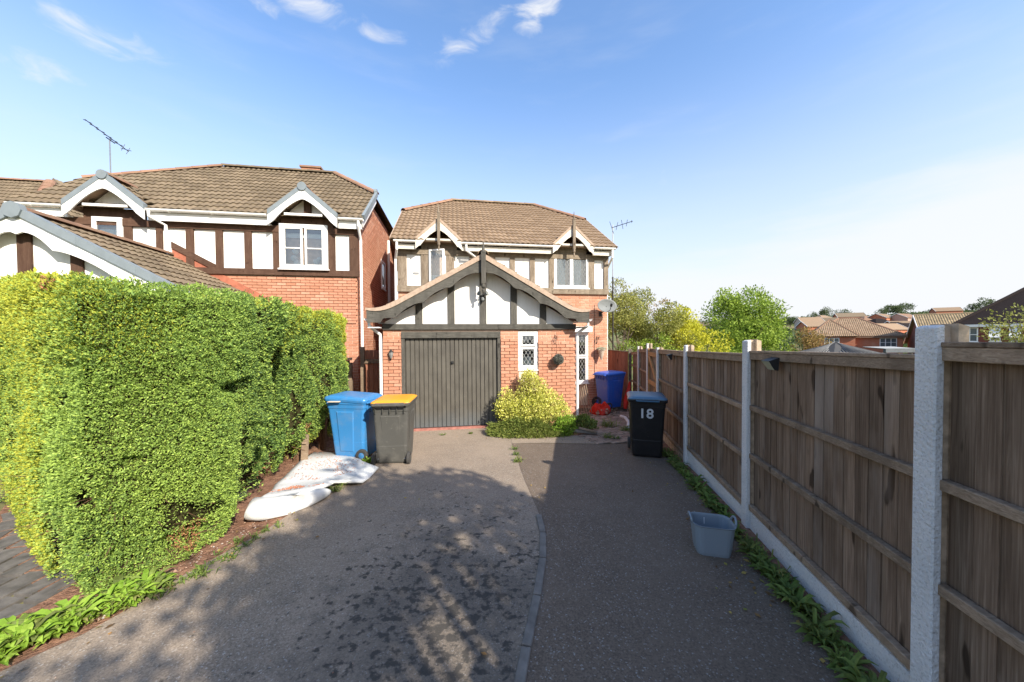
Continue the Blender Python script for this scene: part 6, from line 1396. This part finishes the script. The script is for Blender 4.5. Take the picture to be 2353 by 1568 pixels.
def far_house(name, label, X_, Y_, zb, rz, w, d, ze, k, wall, roofm, style='hip', wins=(), geo=False, oh=.3, ridgem=None, fascia=True, detail=True):
    """X_,Y_ = front left corner; w along local x, d depth; ze eave height above zb"""
    o = thing(name, label, 'house', (X_, Y_, zb), rz)
    pbox('wall', wall, o, (0, 0, -1), (w, d, ze))
    rm = MB(); a0, a1, b0, b1 = -oh, w + oh, -oh, d + oh
    if style == 'hip':
        hw = (b1 - b0) / 2; hh = hw * k; rl = max((a1 - a0) / 2 - hw, 0)
        if rl <= 0: hw2 = (a1 - a0) / 2
        r0, r1 = a0 + min(hw, (a1 - a0) / 2), a1 - min(hw, (a1 - a0) / 2); ym = (b0 + b1) / 2
        pts = [(a0, b0, ze), (a1, b0, ze), (a1, b1, ze), (a0, b1, ze), (r0, ym, ze + hh), (r1, ym, ze + hh)]
        F4 = [(0, 1, 5, 4), (1, 2, 5), (2, 3, 4, 5), (3, 0, 4)]
    else:
        ym = (b0 + b1) / 2; hh = (b1 - b0) / 2 * k; r0, r1 = a0, a1
        pts = [(a0, b0, ze), (a1, b0, ze), (a1, b1, ze), (a0, b1, ze), (a0, ym, ze + hh), (a1, ym, ze + hh)]; F4 = [(0, 1, 5, 4), (2, 3, 4, 5)]
        MB().prism([(0, ze), (d, ze), (d / 2, ze + d / 2 * k)], 0.005, .2, 'yz').build('gable_wall', wall, o); MB().prism([(0, ze), (d, ze), (d / 2, ze + d / 2 * k)], w - .2, w - .005, 'yz').build('gable_wall', wall, o)
        for xx in (a0, a1): MB().bar((xx, b0, ze - .02), (xx, ym, ze + hh - .02), .05, .2).bar((xx, ym, ze + hh - .02), (xx, b1, ze - .02), .05, .2).build('barge_board', WHITE, o)
    pp_ = [Vector(q) for q in pts]; v = pp_ + [q - XZ * .08 for q in pp_]; rm.add(v, F4 + [tuple(reversed([i + 6 for i in q])) for q in F4]); ro_ = rm.build('roof', roofm, o)
    if geo:
        ORG[o.name] = (0, 0, 0); sl_k = Vector((0, 1, k)).normalized(); cl = [((0, ym, 0), XD)]
        if style == 'hip':
            cl += [((a0, b0, 0), Vector((-1, 1, 0)).normalized()), ((a1, b0, 0), Vector((1, 1, 0)).normalized())]
        tiles(o, (a0, b0, ze + .02), XU, sl_k, int((a1 - a0) / .2) + 1, int(((b1 - b0) / 2 * math.hypot(1, k)) / .3) + 1, roofm, clips=cl + [((a1, 0, 0), XU)], **FT)
        if style == 'hip': tiles(o, (a0, b1, ze + .02), -XD, Vector((1, 0, k)), int((b1 - b0) / .2) + 1, int(((b1 - b0) / 2 * math.hypot(1, k)) / .3) + 1, roofm, clips=[((a0, b0, 0), Vector((1, -1, 0)).normalized()), ((a0, b1, 0), Vector((1, 1, 0)).normalized())], **FT)
    rmn = ridgem or roofm
    if detail:
        for a, b in [(4, 5)] + ([(0, 4), (1, 5)] if style == 'hip' else []): 
            if (pp_[a] - pp_[b]).length > .3: MB().tube([pp_[a] + XZ * .05, pp_[b] + XZ * .05], .11, 6).build('ridge', rmn, o)
        if fascia: MB().box((a0, b0 - .03, ze - .22), (a1, b0 + .02, ze - .02)).build('fascia', TILE_B if fascia == 'b' else WHITE, o)
    for (s, z, ww, h_, r_, c_, side) in wins:
        if side == 'f': pane_window(o, Vector((s, 0, z)), (1, 0, 0), ww, h_, r_, c_)
        else: pane_window(o, Vector((0, d - s, z)), (0, -1, 0), ww, h_, r_, c_)
    return o
h1 = far_house('brick_house', 'orange brick house with hipped tan roof and two white windows seen over the fence', 41.95, 49, -3.4, R(-34), 9.0, 7.0, 5.25, .66, BRF, TILE_F, 'hip', [(6.9, 3.85, 1.55, 1.15, 2, 3, 'f')], geo=True, ridgem=TILE_R, fascia='b')
wg = pbox('wing', BRF, h1, (.1, -1.2, -1), (4.4, .2, 5.25)); pane_window(wg, Vector((1.35, -1.2, 3.9)), (1, 0, 0), 1.5, 1.15, 2, 3)
ORG[h1.name] = (0, 0, 0)
wx0, wx1 = -.25, 4.75; wm = (wx0 + wx1) / 2
MB().add([(wx0, -1.5, 5.23), (wx1, -1.5, 5.23), (wm, 1.4, 7.55), (wm, 3.2, 7.55), (wx0, 3, 5.23), (wx1, 3, 5.23)], [(0, 1, 2), (1, 5, 3, 2), (4, 0, 2, 3)]).build('wing_roof', TILE_F, h1)
tiles(h1, (wx0, -1.5, 5.26), XU, (0, 1, .80), 26, 13, TILE_F, clips=[((wx0, -1.5, 0), Vector((-2.9, 2.5, 0)).normalized()), ((wx1, -1.5, 0), Vector((2.9, 2.5, 0)).normalized())], **FT)
for a, b in (((wx0, -1.5, 5.28), (wm, 1.4, 7.6)), ((wx1, -1.5, 5.28), (wm, 1.4, 7.6))): MB().tube([a, b], .10, 6).build('ridge', TILE_R, h1)
h2 = far_house('brick_house', 'dark brick house with streaked tan tiled gable roof beyond the thick white post', 45.4, 38.1, -3.9, R(-41), 12, 10.4, 4.8, .62, solid('dark_red_brick', (.16, .06, .045), .9), tile_mat('streaked_tile', [(0, (.22, .17, .10)), (1, (.36, .27, .16))]), 'gable', [], geo=True)
ORG[h2.name] = (0, 0, 0); MB().prism([(5.2, 5.0), (7.2, 5.0), (6.2, 6.1)], -.6, 1.5).build('porch_gable', BRF, h2); MB().bar((5.0, -.62, 4.95), (6.2, -.62, 6.2), .06, .2).bar((6.2, -.62, 6.2), (7.4, -.62, 4.95), .06, .2).build('barge_board', WHITE, h2)
MB().add([(4.95, -.7, 5.0), (6.2, -.7, 6.3), (6.2, 2, 6.3), (4.95, 1, 5.0), (7.45, -.7, 5.0), (7.45, 1, 5.0)], [(0, 1, 2, 3), (1, 4, 5, 2)]).build('porch_roof', TILE_D, h2)
h3 = far_house('brick_house', 'house with a big near black hipped roof and white eaves at the right', 36.7, 28.6, -3.2, R(-52), 14, 11, 5.95, .80, solid('deep_red_brick', (.20, .065, .05), .9), TILE_D, 'hip', [(.5, 4.55, .45, 1.15, 2, 1, 'f'), (1.5, 4.6, .5, 1.1, 1, 1, 'f'), (2.4, 4.6, .5, 1.1, 1, 1, 'f')], geo=False)
for s in (1.48, 2.38): m = MB().add([(s, -.06, 5.85), (s + .5, -.06, 5.85), (s + .46, -.55, 4.9), (s - .05, -.55, 4.9), (s, -.02, 5.85), (s + .5, -.02, 5.85), (s + .46, -.51, 4.9), (s - .05, -.51, 4.9)], [(0, 1, 2, 3), (7, 6, 5, 4), (0, 4, 5, 1), (1, 5, 6, 2), (2, 6, 7, 3), (3, 7, 4, 0)]); m.build('open_casement', WHITE, h3)
# gazebo and glass lean-to
gb = thing('gazebo', 'open gazebo with grey ribbed pyramid roof just over the fence top', 'gazebo', (13.3, 14.2, -1.3))
for sx_ in (-1, 1):
    for sy_ in (-1, 1): MB().box((sx_ * .85 - .05, sy_ * .8 - .05, -.8), (sx_ * .85 + .05, sy_ * .8 + .05, 2.42)).build('post', BARK, gb)
pv = [Vector((-1.15, -1.05, 2.42)), Vector((1.15, -1.05, 2.42)), Vector((1.15, 1.05, 2.42)), Vector((-1.15, 1.05, 2.42)), Vector((-.1, 0, 2.93))]
MB().add(pv, [(0, 1, 4), (1, 2, 4), (2, 3, 4), (3, 0, 4), (3, 2, 1, 0)]).build('roof', TILE_G, gb); m = MB()
for i in range(4):
    a, b = pv[i], pv[(i + 1) % 4]
    for k in range(1, 14):
        t = k / 14; q = a.lerp(b, t); u_ = min(t, 1 - t) * 2; m.tube([q + XZ * .02, q.lerp(a.lerp(b, .5).lerp(pv[4], 1), u_ * .98) + XZ * .02], .022, 4)
m.build('roof_ribs', solid('light_rib', (.14, .14, .135)), gb, kind='stuff')
cv = thing('lean_to', 'flat glazed lean-to roof with dark frame beside the gazebo', 'lean-to', (17.6, 16.2, -1.4))
for k in range(3): MB().box((-.25 + k * .6, -.05, -.8), (-.19 + k * .6, .05, 2.5)).build('post', ORANGEW if k % 2 else BARK, cv)
MB().box((-.3, -.1, 2.5), (1.2, .02, 2.68)).build('fascia', solid('dark_frame', (.10, .11, .12)), cv); MB().add([(-.3, -.05, 2.69), (1.15, -.05, 2.69), (1.15, 1, 2.75), (-.3, 1, 2.75), (-.3, -.05, 2.66), (1.15, -.05, 2.66), (1.15, 1, 2.72), (-.3, 1, 2.72)], [(0, 1, 2, 3), (7, 6, 5, 4), (0, 4, 5, 1), (1, 5, 6, 2), (2, 6, 7, 3), (3, 7, 4, 0)]).build('roof_pane', PANEF, cv)
# hillside houses, placed along sight directions with the land's own height
HR = [TILE_F, TILE_N, TILE_M, TILE_D, TILE_B]; HW = [BRF, solid('pale_wall', (.45, .38, .32)), solid('pink_wall', (.45, .28, .22)), BRF]
hills = []
spec = [(1600, 144, 1, 1, 'pale grey roofed house at the valley edge between the two tree groups'), (1842, 137, 0, 1, 'small pale house just right of the brown rowan tree'), (1856, 117, 2, 0, 'small tan roofed house low beside the hipped house'), (1868, 145, 1, 2, 'little pink walled house on the hill above the hipped roof left end'),
        (1890, 147, 2, 0, 'tiny house on the hill crest, left'), (1985, 147, 4, 1, 'long brown roofed house below the skyline trees'), (2012, 133, 3, 1, 'slate roofed bungalow above the hipped roof right end'), (2036, 144, 2, 0, 'tan roofed house right of the slate bungalow'), (2060, 120, 2, 0, 'house with orange gable near the dark gable'), (2050, 105, 3, 1, 'grey roofed house low beside the streaked roof'),
        (2085, 141, 4, 2, 'brown roofed house directly beneath the big skyline tree'), (2078, 112, 3, 0, 'dark roofed house tucked behind the streaked roof verge'), (2028, 101, 0, 0, 'tan pantiled house just above the hipped house corner'), (2150, 172, 2, 0, 'far house on the crest above the streaked roof'), (1925, 156, 1, 0, 'faint pale house on the crest behind the hipped roof'), (1960, 153, 4, 0, 'faint brown house on the crest behind the hipped roof')]
for i, (px, Yh, rmi, wmi, lab) in enumerate(spec):
    Xh = (px - 1176) / 800 * Yh; z = float(terr(np.array(Xh), np.array(float(Yh))))
    far_house('hill_house', lab, Xh, Yh, z - .3, R(random.uniform(-35, 25)), random.uniform(7, 9.5), 6.5, random.choice([2.6, 3.6]), .55, HW[wmi % 4], HR[rmi], random.choice(['gable', 'gable', 'hip']), [(1.2, 1.2, 1.4, 1.1, 1, 2, 'f'), (5, 1.2, 1.4, 1.1, 1, 2, 'f')], detail=False)
for i, (px, Yh, r_, lab) in enumerate([(1600, 150, 3, 'dark distant tree at the gap between tree groups'), (1615, 120, 2.4, 'olive distant tree below the horizon gap'), (1868, 215, 3.2, 'round skyline tree farthest left on the hill'), (1893, 220, 4.6, 'broad skyline tree left of the hipped roof'), (1915, 222, 4.2, 'skyline tree over the hipped roof peak'), (1935, 220, 4.0, 'skyline tree right of the roof peak'), (1950, 225, 3.0, 'small pale skyline tree on the hill'), (2026, 215, 3.6, 'lone dark skyline tree between two gaps'), (2060, 218, 6.0, 'largest dome shaped skyline tree'), (2078, 222, 5.6, 'right flank of the dome of skyline trees'), (2130, 225, 2.6, 'low bushy tree above the streaked roof'), (2160, 225, 3.0, 'low round tree above the streaked roof'), (2255, 200, 6.0, 'dark skyline tree above the black roof edge'), (2235, 205, 3.6, 'smaller skyline tree by the black roof edge'), (1848, 60, 2.2, 'yellow green bush beneath the small pale house'), (1815, 150, 3.2, 'tree beside the rounded green tree on the skyline'), (2090, 60, 2.2, 'green tree between the hipped house and the dark gable'), (1980, 100, 2.5, 'small green tree between hillside roofs')]):
    Xh = (px - 1176) / 800 * Yh; z = float(terr(np.array(Xh), np.array(float(Yh))))
    tree('hill_tree', lab, 'tree', Xh, Yh, z - .5, r_ * .5, cloud((0, 0, r_ * .95), r_ * .7, 7, r_ * .5, .6), [LFAR if Yh > 80 else LO], 1500, r_ * .14, trunk_r=.2, limbs=3)
for k in range(60):
    pass
o = None
# belt of shrubs and garden trees filling the hillside between the roofs
n = 26000; yy = rng.uniform(60, 235, n); xx = yy * rng.uniform(.45, 1.6, n); cl = vnoise(np.stack([xx, yy, xx * 0], 1), .09); kp_ = cl > .52; xx, yy = xx[kp_], yy[kp_]
zz = terr(xx, yy) + rng.random(len(xx)) * 2.4 * (vnoise(np.stack([xx, yy, xx * 0], 1), .2) + .1); V, F_ = leaves(np.stack([xx, yy, zz], 1), np.tile([0, -.3, .6], (len(xx), 1)), 1.3, .9, .8)
o = np_mesh('hillside_shrubs', V, F_, LFAR, None, kind='stuff'); tag(o, 'mixed hedges and shrubs covering the far hillside')
